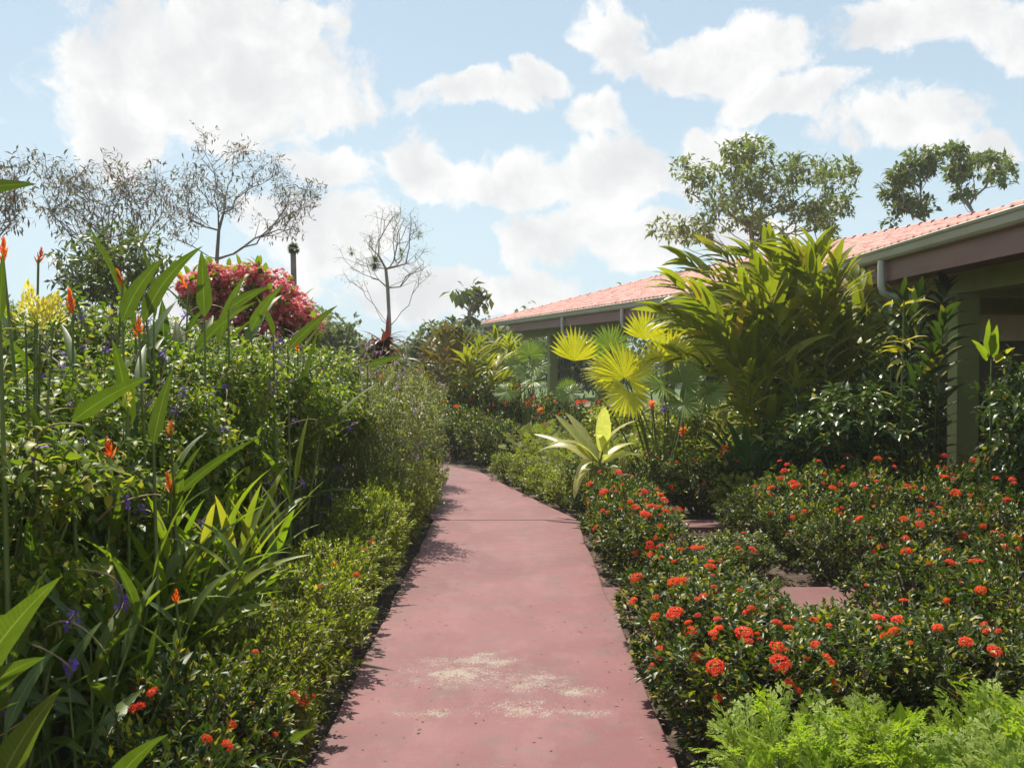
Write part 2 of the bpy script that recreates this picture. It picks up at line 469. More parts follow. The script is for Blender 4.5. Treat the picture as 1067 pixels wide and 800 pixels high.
M['path'] = path_mat(); M['ground'] = ground_mat(); M['tile'] = tile_mat()

# ------------------------------------------------------------------ ground and paths
b = MB()
rs = np.random.RandomState(1)
b.add([(-900, -300, GZ), (900, -300, GZ), (900, 1400, GZ), (-900, 1400, GZ)], [(0, 1, 2, 3)])
struct('ground', (b, M['ground'], False))


def slab(name, poly, z=0.0):
    n_ = len(poly)
    me = bpy.data.meshes.new(name)
    V = [(x, y, z) for x, y in poly] + [(x, y, GZ - .02) for x, y in poly]
    me.from_pydata(V, [], [tuple(range(n_))] + [(i + n_, (i + 1) % n_ + n_, (i + 1) % n_, i) for i in range(n_)][::1])
    me.materials.append(M['path']); me.update()
    o = struct(name, me)
    mod = o.modifiers.new('edge', 'BEVEL'); mod.width = .008; mod.segments = 2; mod.limit_method = 'ANGLE'
    return o


def wob(p0, p1, n_, amp=.006):
    p0, p1 = np.array(p0), np.array(p1)
    t = np.linspace(0, 1, n_)[:, None]
    q = p0 + (p1 - p0) * t
    d = nrm(p1 - p0); nn = np.array((d[1], -d[0]))
    o = rs.normal(0, amp, n_); o[0] = o[-1] = 0
    return [tuple(v) for v in q + nn * o[:, None]]


XL, XR = -.80, .655
slab('path', wob((XL, 10.05), (XL, -3), 40)[::1] + wob((XR, -3), (XR, 10.05), 40))
# beyond the joint the walk bends to the left
RE = [(XR + .01, 10.085), (.36, 11.2), (-.29, 13.75), (-.42, 14.3), (-1.0, 15.4), (-2.0, 16.3), (-3.6, 17.2), (-6, 18.1)]
LE = [(-6.3, 16.2), (-4.0, 15.3), (-2.9, 14.4), (-2.0, 12.9), (-1.2, 11.2), (XL, 10.085)]
slab('path', RE + LE)
slab('side_path', [(XR - .03, 6.19), (5.6, 6.25), (5.6, 7.1), (XR - .03, 7.06)], -.003)
slab('side_path', [(XR - .03, 9.62), (4.2, 9.72), (4.2, 10.2), (XR - .03, 10.04)], -.003)

# fallen leaves and bark chips on the beds
b = MB()
N = 9000
xy = np.concatenate([np.stack([rs.uniform(-4.6, XL - .02, N), rs.uniform(2.2, 13.5, N)], 1), np.stack([rs.uniform(XR + .02, 4.5, N // 2), rs.uniform(2.6, 6.1, N // 2)], 1),
                     np.stack([rs.uniform(XR + .02, 4.5, N // 3), rs.uniform(7.1, 9.6, N // 3)], 1)])
n_ = len(xy)
th = rs.uniform(0, 6.28, n_)
d = np.stack([np.cos(th), np.sin(th), rs.uniform(-.15, .35, n_)], 1)
b.blades(np.column_stack([xy, GZ + rs.uniform(.003, .03, n_)]), d, rs.uniform(.03, .10, n_), rs.uniform(.008, .03, n_), droop=rs.uniform(-.6, .9, n_),
         fold=.4, S=2, roll=rs.normal(0, .5, n_))
o = obj('leaf_litter', (b, M['litter'])); o['kind'] = 'stuff'; o['label'] = 'brown dry leaves and bark chips lying on the bed soil'; o['category'] = 'leaf litter'
b = MB()
NC = 420
ex = rs.uniform(0, 1, NC) ** 2.2 * .7
xy = np.stack([np.where(rs.uniform(0, 1, NC) < .5, XL + ex, XR - ex), rs.uniform(3, 10, NC)], 1)
th = rs.uniform(0, 6.28, NC)
b.blades(np.column_stack([xy, np.full(NC, .003)]), np.stack([np.cos(th), np.sin(th), .15 + 0 * th], 1), rs.uniform(.008, .030, NC), rs.uniform(.004, .012, NC), droop=.4, S=2)
o = obj('leaf_litter', (b, M['litter'])); o['kind'] = 'stuff'; o['label'] = 'tiny dry leaf crumbs scattered on the pink path'; o['category'] = 'leaf litter'

# ------------------------------------------------------------------ building
PITCHR = .29
EZ = 2.9


def roof_plane(b, e0, dirv, up2, length, width, hip_end=0., hip_start=0., z0=EZ):
    """rows of curved tiles: e0 eave start, dirv along the eave, up2 plan direction up the slope"""
    e0, dirv, up2 = np.array(e0), nrm(dirv), nrm(up2)
    tw, tl = .21, .36
    nr = int(math.ceil(width / tl)); nc = int(length / tw)
    prof = [(0, .0), (.18, .032), (.36, .045), (.54, .032), (.72, .0), (.86, -.008)]
    for r in range(nr):
        v0, v1 = r * tl - .02, min((r + 1) * tl + .03, width)
        for c in range(nc):
            s0 = c * tw
            vm = (v0 + v1) / 2
            if s0 > length - hip_end * vm or s0 < hip_start * vm: continue
            V = []
            jit = rs.normal(0, .004)
            for (v, dz) in ((v0, .028), (v1, .0)):
                for (k, h) in prof + [(1.0, 0)]:
                    p = e0 + dirv * (s0 + k * tw) + up2 * v
                    V.append((p[0], p[1], z0 + v * PITCHR + h + dz + jit))
            n1 = len(prof) + 1
            V += [(V[i][0], V[i][1], V[i][2] - .03) for i in range(n1)]
            F = [(i, i + 1, i + 1 + n1, i + n1) for i in range(n1 - 1)] + [(i + 2 * n1, i + 1 + 2 * n1, i + 1, i) for i in range(n1 - 1)]
            b.add(V, F)


bld = thing('building', 'long single-storey building with pink clay tile roof and olive posts, bent along the garden', 'building', (0, 0, 0))
dF = np.array((-.275, .961)); nF = np.array((.961, .275)); E0 = np.array((4.74, 14.2)); LF = 21.3; WF = 4.5
XE = 4.32; Y1 = 16.4; Y0 = 2.0
b = MB()
roof_plane(b, E0 + dF * .0, dF, nF, LF, WF, hip_end=1.0)
roof_plane(b, (XE, Y0), (0, 1), (1, 0), Y1 - Y0, WF)
roof = obj('roof', (b, M['tile']), bld)
b = MB()     # back slopes and underlay
rz = EZ + WF * PITCHR


def P3(base, s, v, z): q = base + dF * s + nF * v; return (q[0], q[1], z)


b.add([P3(E0, -2.5, WF, rz), P3(E0, LF - WF, WF, rz), P3(E0, LF, 2 * WF, EZ), P3(E0, -6, 2 * WF, EZ)], [(0, 1, 2, 3)])
b.add([P3(E0, LF, 0, EZ), P3(E0, LF, 2 * WF, EZ), P3(E0, LF - WF, WF, rz)], [(0, 1, 2, 2)])
b.add([(XE + WF, Y0, rz), (XE + 2 * WF, Y0, EZ), (XE + 2 * WF, 20, EZ), (XE + WF, Y1, rz)], [(0, 1, 2, 3)])
b.add([P3(E0, 0, .0, EZ - .035), P3(E0, LF, .0, EZ - .035), P3(E0, LF - WF, WF, rz - .04), P3(E0, 0, WF, rz - .04)], [(0, 1, 2, 3)])
b.add([(XE, Y0, EZ - .035), (XE, Y1, EZ - .035), (XE + WF, Y1, rz - .04), (XE + WF, Y0, rz - .04)], [(0, 1, 2, 3)])
obj('back_slope', (b, M['tile'], False), roof)
b = MB()
for (a_, c_) in ((P3(E0, .9, WF, rz), P3(E0, LF - WF, WF, rz)), ((XE + WF, Y0, rz), (XE + WF, 16.3, rz)), (P3(E0, LF - WF, WF, rz), P3(E0, LF, 0, EZ))):
    a_, c_ = np.array(a_), np.array(c_); k = int(np.linalg.norm(c_ - a_) / .35)
    for i in range(k):
        p, q = a_ + (c_ - a_) * i / k, a_ + (c_ - a_) * (i + 1.12) / k
        b.tube([p + (0, 0, .02), q + (0, 0, .005)], [.085, .07], 8)
obj('ridge_tiles', (b, M['tile']), roof)


def along(frame, s, v, z):
    if frame == 'F':
        q = E0 + dF * s + nF * v; return (q[0], q[1], z)
    return (XE + v, Y0 + s, z)


def profile_run(frame, prof, s0, s1, n_=2):
    V = [along(frame, s0 + (s1 - s0) * i / (n_ - 1), v, z) for i in range(n_) for (v, z) in prof]
    k = len(prof)
    F = [(i * k + j, i * k + (j + 1) % k, (i + 1) * k + (j + 1) % k, (i + 1) * k + j) for i in range(n_ - 1) for j in range(k)]
    return V, F


gprof = [(-.11, EZ + .0), (-.125, EZ - .012), (-.115, EZ - .035), (-.10, EZ - .045), (-.085, EZ - .11), (-.06, EZ - .135), (0, EZ - .14), (.0, EZ - .01), (-.01, EZ - .01), (-.02, EZ - .12), (-.06, EZ - .12), (-.09, EZ - .03), (-.098, EZ - .0)]
fprof = [(.012, EZ - .14), (.05, EZ - .14), (.05, EZ - .37), (.012, EZ - .37)]
sprof = [(.05, EZ - .29), (.80, EZ - .25), (.80, EZ - .28), (.05, EZ - .32)]
bprof = [(.76, EZ - .24), (1.04, EZ - .24), (1.04, EZ - .52), (.76, EZ - .52)]
for fr, s0, s1 in (('F', 1.45, LF), ('N', 0, 15.66 - Y0)):
    for nm, pr, mt in (('gutter', gprof, 'gutter'), ('fascia', fprof, 'fascia'), ('soffit', sprof, 'soffit'), ('beam', bprof, 'olive')):
        b = MB(); V, F = profile_run(fr, pr, s0 + (.1 if nm in ('soffit', 'beam') else 0), s1 - (.0 if nm != 'beam' else .6)); b.add(V, F)
        obj(nm, (b, M[mt], False), bld)
# far end: fascia and gutter returning along the hip end
b = MB(); q0, q1 = E0 + dF * LF, E0 + dF * LF + nF * 9
b.add([(q0[0], q0[1], EZ - .0), (q1[0], q1[1], EZ), (q1[0], q1[1], EZ - .34), (q0[0], q0[1], EZ - .34)], [(0, 1, 2, 3)])
obj('fascia', (b, M['fascia'], False), bld)
# ceiling over the open corridor
b = MB()
b.add([P3(E0, 1.5, .8, EZ - .26), P3(E0, LF, .8, EZ - .26), P3(E0, LF, 5.2, EZ - .26), P3(E0, -2, 5.2, EZ - .26)], [(0, 1, 2, 3)])
b.add([(XE + .8, Y0, EZ - .262), (XE + 5, Y0, EZ - .262), (XE + 5, Y1, EZ - .262), (XE + .8, Y1, EZ - .262)], [(0, 1, 2, 3)])
obj('ceiling_board', (b, M['soffit'], False), bld)
b = MB()
b.box(XE + .75, XE + 5, Y0, 16, GZ, .06)
b.add([P3(E0, 0, .75, .062), P3(E0, LF, .75, .062), P3(E0, LF, 5.2, .062), P3(E0, 0, 5.2, .062)], [(0, 1, 2, 3)])
b.add([P3(E0, 0, .75, .062), P3(E0, LF, .75, .062), P3(E0, LF, .75, GZ), P3(E0, 0, .75, GZ)], [(0, 1, 2, 3)])
obj('corridor_floor', (b, M['floor'], False), bld)
# posts
ang = math.atan2(-dF[0], dF[1])
for s in (5.0, 7.9, 11.95, 16.0, 20.05):
    q = E0 + dF * s + nF * .78
    b = MB(); Mx = Matrix.Translation((q[0], q[1], 0)) @ Matrix.Rotation(ang, 4, 'Z')
    b.box(0, .25, -.125, .125, GZ, EZ - .5, Mx); b.box(-.03, .28, -.155, .155, GZ, .2, Mx)
    obj('post', (b, M['olive'], False), bld)
for y in (3.4, 7.4, 11.4, 15.4):
    b = MB(); b.box(XE + .78, XE + 1.03, y, y + .25, GZ, EZ - .5); b.box(XE + .75, XE + 1.06, y - .03, y + .28, GZ, .2)
    o = obj('post', (b, M['olive'], False), bld)
# inner wall with openings, cross beams
b = MB()
xw = XE + 4.2
for (y0, y1, z0, z1) in ((2, 16.6, .06, .9), (2, 16.6, 2.15, EZ - .27), (2, 5, .9, 2.15), (7, 10, .9, 2.15), (12, 13.2, .9, 2.15), (15, 16.6, .9, 2.15)):
    b.box(xw, xw + .15, y0, y1, z0, z1)
obj('wall', (b, M['cream'], False), bld)
for y in (11.41, 15.41, 7.41):
    b = MB(); b.box(XE + 1.032, xw - .002, y, y + .2, EZ - .56, EZ - .265)
    obj('cross_beam', (b, M['olive'], False), bld)
b = MB(); b.box(xw + .6, xw + .7, 2, 17, .06, EZ - .27); obj('room_shade_sheet', (b, M['dim'], False), bld)  # dark sheet behind the openings, its colour paints the room's shade
b = MB()
Mx = Matrix.Translation((*(E0 + nF * 4.2), 0)) @ Matrix.Rotation(ang, 4, 'Z')
b.box(0, .15, -1, 12.5, .06, EZ - .27, Mx)
obj('wall', (b, M['shadewall'], False), bld)
b = MB(); b.box(-.06, -.002, -6, 3, 1.95, EZ - .27, Mx); obj('wall_band', (b, M['cream'], False), bld)
# downspouts elbowing back under the eave
for fr, s in (('N', 9.53), ('F', 8.2), ('F', 12.3), ('F', 20.6)):
    b = MB()
    pts = [along(fr, s, -.05, EZ - .13), along(fr, s, -.05, EZ - .42), along(fr, s, -.03, EZ - .50), along(fr, s, .04, EZ - .54), along(fr, s, .35, EZ - .56), along(fr, s, .76, EZ - .58)]
    b.tube(pts, .042, 10)
    obj('downspout', (b, M['spout']), bld)


# thin warm haze of the humid air
b = MB(); b.box(-110, 110, -12, 108, -1.2, 16)
hm = bpy.data.materials.new('haze_air'); hm.use_nodes = True
hn = NT(hm.node_tree); hn.t.nodes.clear()
hv = hn.n('ShaderNodeVolumePrincipled')
hv.inputs['Color'].default_value = (1, 1, 1, 1); hv.inputs['Density'].default_value = .0011; hv.inputs['Anisotropy'].default_value = .35
ho = hn.n('ShaderNodeOutputMaterial'); hn.t.links.new(hv.outputs[0], ho.inputs['Volume'])
o = obj('haze', (b, hm, False)); o['kind'] = 'stuff'

# ------------------------------------------------------------------ plant generators
def rand_dirs(n_, r):
    v = r.normal(0, 1, (n_, 3)); return nrm(v)


def around(axis, phi, el_):
    """unit vectors at azimuth phi around axis, raised el_ from its perpendicular plane"""
    axis = nrm(axis)
    ref = np.tile((.13, .31, .94), (len(axis), 1)); ref[np.abs((axis * nrm(ref)).sum(1)) > .95] = (1, 0, 0)
    a = nrm(np.cross(axis, ref)); b_ = np.cross(axis, a)
    rad = np.cos(phi)[:, None] * a + np.sin(phi)[:, None] * b_
    return np.cos(el_)[:, None] * rad + np.sin(el_)[:, None] * axis


def shell_points(r, n_, R, H, z0, p=2.6, inner=.55, bump=.12):
    out = []
    zc = (H + z0) / 2; hz = (H - z0) / 2
    ph = r.uniform(0, 6.28, 6)
    while len(out) < n_:
        q = r.uniform(-1, 1, 3)
        k = (abs(q[0]) ** p + abs(q[1]) ** p + abs(q[2]) ** p) ** (1 / p)
        lim = 1 - bump * (.5 + .5 * math.sin(q[0] * 5 + ph[0]) * math.sin(q[1] * 5 + ph[1])) * (1 + math.sin(q[2] * 6 + ph[2])) * .7
        if k < lim and k > inner * r.uniform(0, 1) ** .5: out.append((q[0] * R, q[1] * R, zc + q[2] * hz))
    return np.array(out)


def twiggy(mat, seed, n_tw, R, H, z0, twL, lL, lW, k, wood='wood', upw=.7, el=.5, droop=.5, fold=.3, S=2, prof='ovate', p=2.6, inner=.55, nstem=14, bump=.12, stem_r=.006, rnd=.45):
    """foliage mesh + stem mesh of a bush"""
    r = np.random.RandomState(seed)
    P = shell_points(r, n_tw, R, H, z0, p, inner, bump)
    out = P - np.array((0, 0, (H + z0) * .42)); out = nrm(out)
    ax = nrm(out * .8 + np.array((0, 0, upw)) + r.normal(0, rnd, P.shape))
    L = twL * r.uniform(.6, 1.3, n_tw)
    base, dirs, LL = [], [], []
    for j in range(k):
        f = (j + .4) / k
        phi = np.full(n_tw, j * 2.4) + r.uniform(0, 6.28, n_tw) * (1 if j == 0 else .15) + P[:, 0] * 40
        base.append(P + ax * (L * f)[:, None])
        dirs.append(around(ax, phi, el * (.5 + f) + r.normal(0, .2, n_tw)))
        LL.append(lL * r.uniform(.6, 1.25, n_tw) * (1 - .25 * abs(f - .45)))
    base, dirs, LL = np.concatenate(base), np.concatenate(dirs), np.concatenate(LL)
    fb = MB().blades(base, dirs, LL, LL * lW / lL, droop=droop * r.uniform(.3, 1.6, len(LL)), fold=fold, S=S, prof=prof, roll=r.normal(0, .35, len(LL)))
    sb = MB()
    sb.frusta(P - ax * L[:, None] * .5, P + ax * L[:, None], np.full(n_tw, stem_r * .45), np.full(n_tw, stem_r * .25), 3)
    for i in range(nstem):
        q = P[r.randint(n_tw)]
        b0 = np.array((q[0] * .25, q[1] * .25, GZ * 0)); m1 = b0 * .5 + q * .5 + r.normal(0, .04, 3) * R; m1[2] = q[2] * .6
        sb.tube([b0, (b0 + m1) / 2 + r.normal(0, .02, 3) * R, m1, q], [stem_r * 2.2, stem_r * 1.8, stem_r * 1.2, stem_r * .5], 5, False)
    return fb.mesh('foliage', mat), sb.mesh('stems', M[wood])


# ixora flower heads: domes of small four-petalled florets
def flower_head(seed, mat, Rr=.036, nfl=46, pet=.011):
    r = np.random.RandomState(seed)
    i = np.arange(nfl) + .5
    ct = 1 - i / nfl * .95; st = np.sqrt(1 - ct ** 2); ph = i * 2.39996
    nr_ = np.stack([st * np.cos(ph), st * np.sin(ph), ct], 1)
    nr_ = nrm(nr_ + r.normal(0, .12, nr_.shape))
    P = nr_ * np.array((Rr, Rr, Rr * .62)) * r.uniform(.8, 1.12, (nfl, 1))
    b_ = MB()
    for q in range(4):
        dd = around(nr_, np.full(nfl, q * math.pi / 2) + ph, np.full(nfl, .2) + r.normal(0, .2, nfl))
        b_.blades(P, dd, pet * r.uniform(.8, 1.2, nfl), pet * .62, droop=.3, fold=.1, S=1 if False else 2, prof='ovate')
    return b_.mesh('flower_head', mat)


HEADS = [flower_head(1, M['red']), flower_head(2, M['redp'], .040, 56, .012), flower_head(3, M['red'], .028, 34, .010), flower_head(4, M['redp'], .032, 40)]
IX = [twiggy(M['ixora'], 10 + i, 460, .33, .52, .03, .055, .043, .020, 9, el=.95, nstem=16, bump=.34, p=2.8) for i in range(4)]
HX = [twiggy(M['hedge'], 20 + i, 430, .32, .50, .03, .055, .040, .018, 9, el=.95, nstem=16, bump=.16, p=3.0) for i in range(4)]


def add_heads(root, r, n_, R, H, face=(-.2, -.8), small=False):
    for _ in range(n_):
        d = nrm(r.normal(0, 1, 3) + np.array((face[0], face[1], .75)))
        if d[2] < -.05: d[2] *= -1
        p_ = 2.8
        k = (abs(d[0]) ** p_ + abs(d[1]) ** p_ + abs(d[2]) ** p_) ** (-1 / p_)
        loc = d * k * np.array((R, R, H / 2)) + np.array((0, 0, H / 2 + .02))
        q = Vector(nrm(d + np.array((0, 0, .6)))).to_track_quat('Z', 'Y')
        o = obj('flower_head', HEADS[r.randint(4)], root, loc, q.to_euler(), .32 + .58 * r.uniform() ** 1.7)


def ixora(label, px_or_x, D, h, wd, nfl, kind='ix', seed=0, group=None, is_x=False, face=(-.2, -.8), cat='flower bush'):
    r = np.random.RandomState(seed + 500)
    x = px_or_x if is_x else gx(px_or_x, D)
    t = thing('ixora_bush', label, cat, (x, D, GZ), r.uniform(0, 6.28), (wd / .33, wd / .33, h / .52), group)
    fol, stm = (IX if kind == 'ix' else HX)[r.randint(4)]
    obj('foliage', fol, t); obj('stems', stm, t)
    # flowers are placed in the bush's own turned frame
    a = -t.rotation_euler[2]
    fc = (face[0] * math.cos(a) - face[1] * math.sin(a), face[0] * math.sin(a) + face[1] * math.cos(a))
    add_heads(t, r, nfl, .335, .53, fc)
    return t


# left clipped hedge along the path
D = 3.0; i = 0
hedge_f = [7, 6, 5, 3, 1, 2, 1, 1, 0, 1, 0, 0, 0, 1, 0, 0, 0, 0, 0, 0, 0, 0]
while D < 11.6:
    r = np.random.RandomState(i + 3)
    h = .55 + r.uniform(-.07, .05) + (.0 if D < 7 else .10)
    ixora(f'{ORD[i]} glossy hedge bush from the camera in the left path edging', -1.09 + r.uniform(-.03, .02), D, h, .285 + r.uniform(-.015, .03), hedge_f[min(i, 21)], 'hx' if i > 1 else 'ix', i,
          'clipped bushes edging the left side of the path', True, (.5, -.7))
    D += .43; i += 1
# a second short row behind the flowering end of the hedge
for i, (px, D, h) in enumerate(((200, 3.5, .46), (232, 3.9, .42))):
    ixora(['dark ixora bush with red blooms behind the nearest left hedge bush', 'ixora bush between the left hedge and the lowest red flower', 'ixora bush with single bloom beside the bare mulch'][i],
          px, D, h, .30, [4, 3, 2][i], 'ix' if i < 2 else 'hx', 90 + i, 'ixora bushes behind the left hedge', face=(.3, -.8))

# right beds: rows of ixora, named by the bed and the place in the row
beds = []
# (row name, list of (x, D, h, w, flowers))
beds.append(('in the path row of the front right bed', [(1.0, 5.75, .55, .34, 7), (.99, 5.25, .56, .35, 9), (1.0, 4.75, .56, .36, 10), (1.0, 4.28, .54, .35, 9)]))
beds.append(('in the second row of the front right bed', [(1.50, 5.0, .41, .33, 4), (1.50, 4.45, .50, .34, 5), (1.48, 5.5, .29, .22, 2)]))
beds.append(('in the third row of the front right bed', [(2.02, 4.95, .43, .36, 5), (1.98, 4.4, .52, .34, 4), (1.50, 6.02, .33, .20, 1)]))
beds.append(('in the fourth row of the front right bed', [(2.35, 5.75, .56, .36, 6), (2.55, 5.15, .58, .37, 6), (2.5, 4.5, .54, .35, 4)]))
beds.append(('in the rightmost row of the front right bed', [(2.98, 5.85, .60, .37, 6), (3.12, 5.2, .60, .37, 6), (3.02, 4.6, .56, .36, 3), (3.6, 5.6, .6, .38, 3)]))
beds.append(('beside the path in the middle right bed', [(.98, 7.35, .56, .32, 9), (.98, 7.85, .60, .33, 8), (1.0, 8.38, .60, .33, 6), (1.0, 8.9, .62, .33, 4), (1.02, 9.35, .62, .30, 3)]))
beds.append(('along the side path, middle right bed', [(1.5, 7.35, .36, .30, 4), (1.75, 7.6, .34, .28, 2), (2.45, 7.45, .52, .33, 3), (3.0, 7.5, .56, .36, 6), (3.6, 7.5, .60, .38, 6), (4.2, 7.5, .6, .38, 4)]))
beds.append(('in the back row of the middle right bed', [(2.45, 8.3, .60, .37, 5), (3.05, 8.3, .66, .38, 7), (3.65, 8.3, .66, .38, 7), (4.25, 8.3, .66, .38, 5)]))
beds.append(('in the deepest row of the middle right bed', [(2.7, 9.2, .72, .38, 6), (3.3, 9.2, .74, .38, 5), (3.9, 9.2, .76, .38, 5), (4.5, 9.2, .76, .4, 4), (2.2, 9.0, .5, .3, 2)]))
beds.append(('in the hedge behind the far side path', [(.95, 10.7, .66, .36, 3), (1.5, 10.7, .64, .36, 2), (2.05, 10.75, .62, .36, 2), (2.6, 10.8, .64, .36, 3), (3.15, 10.8, .66, .36, 3), (3.7, 10.8, .7, .36, 3)]))
k = 0
SIDE = ['first', 'second', 'third', 'fourth', 'fifth', 'sixth']
for rowname, L_ in beds:
    acr = 'from the left' if ('along' in rowname or 'back row' in rowname or 'hedge behind' in rowname or 'deepest' in rowname) else 'from the far end'
    if acr == 'from the left': L_ = sorted(L_)
    else: L_ = sorted(L_, key=lambda q: -q[1])
    for i, (x, D, h, wd, nf) in enumerate(L_):
        h *= .97
        ixora(f'{SIDE[i]} ixora bush {acr} {rowname}', x, D, h * 1.02, wd * 1.05, int(nf * 2.1 + .5), 'ix', 200 + k, 'red flowering ixora bushes of the right beds', True)
        k += 1
# low hedge and far bushes beyond the bend
for i, (px, D, h, wd, nf, lab) in enumerate((
        (478, 16.9, .85, .50, 1, 'rounded dark ixora bush at the left of the far path bend'),
        (503, 16.2, .85, .45, 1, 'rounded dark ixora bush in the middle of the far path bend'),
        (523, 15.4, .80, .42, 1, 'rounded dark ixora bush at the right of the far path bend'),
        (452, 17.8, .9, .5, 4, 'red flowering ixora bush under the bronze ginger fronds'),
        (490, 18.6, 1.15, .55, 6, 'red flowering ixora bush behind the far path bend'),
        (520, 18.0, 1.15, .55, 8, 'ixora bush full of red flowers left of the far green post'),
        (552, 18.2, 1.15, .55, 10, 'ixora bush crowded with red flowers between two far posts'),
        (590, 17.0, 1.05, .5, 8, 'ixora bush crowded with red flowers behind the feathery bed'),
        (612, 15.2, 1.0, .45, 12, 'small red flowering ixora just behind the pale arching plant'),
        (650, 15.6, .95, .45, 6, 'red flowering ixora under the bright yellow fan leaves'))):
    ixora(lab, px, D, h, wd, nf, 'ix', 300 + i, 'distant red ixora bushes')
for i, (x, D) in enumerate(((-.02, 13.6), (.22, 12.8), (.42, 12.0), (.62, 11.3), (.9, 11.4))):
    ixora(f'{ORD[4 - i]} low leafy edging bush from the seam at the path bend', x, D, .42, .30, 0, 'hx', 330 + i, 'low edging bushes on the outside of the path bend', True)


# feathery dissected leaves
def feather_template(seed):
    r_ = np.random.RandomState(seed)
    b_ = MB()
    prs = 5
    pos, dr, L, W = [], [], [], []
    for i in range(prs):
        f = (i + .7) / prs
        pl = (.42 * math.sin(math.pi * (f * .78 + .16)) + .03)
        for sgn in (-1, 1):
            a = R_(46) * r_.uniform(.8, 1.2); pl_ = pl * r_.uniform(.8, 1.15); y = f + r_.normal(0, .012); lift = r_.normal(.05, .18)
            pd = np.array((sgn * math.sin(a), math.cos(a), lift))
            pos.append((0, y, 0)); dr.append(pd); L.append(pl_); W.append(.10)
            for j in range(3):
                q = np.array((0, y, 0)) + pd * pl_ * (j + .9) / 3.9
                ll = pl_ * .46 * (1 - j * .18)
                for s2 in (-1, 1):
                    aa = a * sgn + s2 * R_(38) * r_.uniform(.8, 1.2)
                    pos.append(q); dr.append((math.sin(aa), math.cos(aa), lift + r_.normal(0, .15))); L.append(ll * r_.uniform(.8, 1.1)); W.append(ll * .44)
    pos.append((0, .0, 0)); dr.append((0, 1, 0)); L.append(1.12); W.append(.035)
    b_.blades(np.array(pos), np.array(dr), np.array(L), np.array(W), droop=.35, fold=.25, S=2, prof='ovate')
    V, F = b_.arrays()
    V[:, 2] -= .22 * V[:, 1] ** 2
    return V, F


FTS = [feather_template(i) for i in range(5)]


def feathery(mat, seed, n_, R, H, leafL, z0=.1, nst=16):
    r = np.random.RandomState(seed)
    P = shell_points(r, n_, R, H, z0, 2.4, .5, .2)
    out = nrm(P - np.array((0, 0, H * .35)))
    Y = nrm(out + np.array((0, 0, .35)) + r.normal(0, .5, P.shape))
    X = nrm(np.cross(Y, np.array((0, 0, 1.)) + r.normal(0, .4, P.shape))); Z = np.cross(X, Y)
    fb = MB(); sc_ = leafL * r.uniform(.5, 1.25, n_)
    for q in range(5): fb.stamp(FTS[q][0], FTS[q][1], P[q::5], X[q::5], Y[q::5], Z[q::5], sc_[q::5])
    sb = MB()
    for i in range(nst):
        q = P[r.randint(n_)]
        sb.tube([(q[0] * .2, q[1] * .2, 0), (q[0] * .6, q[1] * .55, q[2] * .5), q], [.006, .005, .003], 5, False)
    return fb.mesh('foliage', mat), sb.mesh('stems', M['stem'])


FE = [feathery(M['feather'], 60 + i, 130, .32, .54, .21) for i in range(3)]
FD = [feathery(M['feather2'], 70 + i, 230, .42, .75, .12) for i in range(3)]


def plant(name, label, cat, x, D, parts, sc=1., rz=None, group=None, seed=0, z=GZ):
    r = np.random.RandomState(seed)
    t = thing(name, label, cat, (x, D, z), r.uniform(0, 6.28) if rz is None else rz, sc, group)
    for nm, me in parts: obj(nm, me, t)
    return t


for i, (x, D, s, lab) in enumerate((
        (.93, 3.45, .70, 'bright feathery plant spilling onto the path edge at the lower right'),
        (1.22, 3.30, .76, 'bright feathery plant second from the path edge in the front'),
        (1.30, 3.62, .62, 'small bright feathery plant against the front row of ixora'),
        (1.62, 3.00, .84, 'bright feathery plant in the middle of the front corner'),
        (1.72, 3.5, .72, 'bright feathery plant beside the upright broad leaf'),
        (2.02, 3.35, .95, 'tall bright feathery plant behind the lower right corner'),
        (1.95, 2.75, .95, 'bright feathery plant nearest the camera in the lower right corner'),
        (1.45, 2.65, .85, 'low bright feathery plant at the bottom edge of the photo'),
        (2.42, 3.6, .82, 'bright feathery plant at the right edge under the ixora'))):
    f_, s_ = FE[i % 3]
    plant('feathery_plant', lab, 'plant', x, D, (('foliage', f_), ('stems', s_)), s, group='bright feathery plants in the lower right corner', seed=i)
for i, (x, D, s, lab) in enumerate((
        (.30, 14.6, 1.0, 'soft feathery plant at the far end of the pale bed beside the bend'),
        (.55, 13.6, 1.05, 'soft feathery plant in the pale bed before the far post'),
        (.75, 12.6, 1.0, 'soft feathery plant just left of the pale arching leaves'),
        (1.1, 13.9, 1.1, 'soft feathery plant behind the pale arching leaves'),
        (1.25, 12.4, .9, 'soft feathery plant right behind the base of the arching plant'),
        (1.75, 12.0, .95, 'soft feathery plant between the arching plant and the strap leaves'),
        (2.4, 11.8, 1.0, 'soft feathery plant below the strap leaved clump'),
        (3.0, 11.6, 1.0, 'soft feathery plant right of the strap leaved clump'),
        (1.7, 13.2, 1.0, 'soft feathery plant in the shade of the fan palm'),
        (2.35, 10.1, .7, 'soft feathery plant growing among the ixora of the middle bed'))):
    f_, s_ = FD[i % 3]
    plant('feathery_plant', lab, 'plant', x, D, (('foliage', f_), ('stems', s_)), s, group='soft dull feathery plants of the centre bed', seed=20 + i)

# ------------------------------------------------------------------ left bed shrubs
PW = [twiggy(M['shrub'], 80 + i, 1150, .74, 1.78, .74, .16, .062, .036, 7, S=3, wood='stem', nstem=34, bump=.5, p=2.3, inner=.6, droop=.7, stem_r=.008, upw=.5, el=.35) for i in range(3)]
PL = [twiggy(M['shrub2'], 90 + i, 560, .66, 1.55, .25, .18, .085, .027, 8, wood='stem', nstem=30, bump=.3, p=2.2, inner=.55, droop=.8, stem_r=.007, upw=.35, el=.5, prof='lance') for i in range(2)]


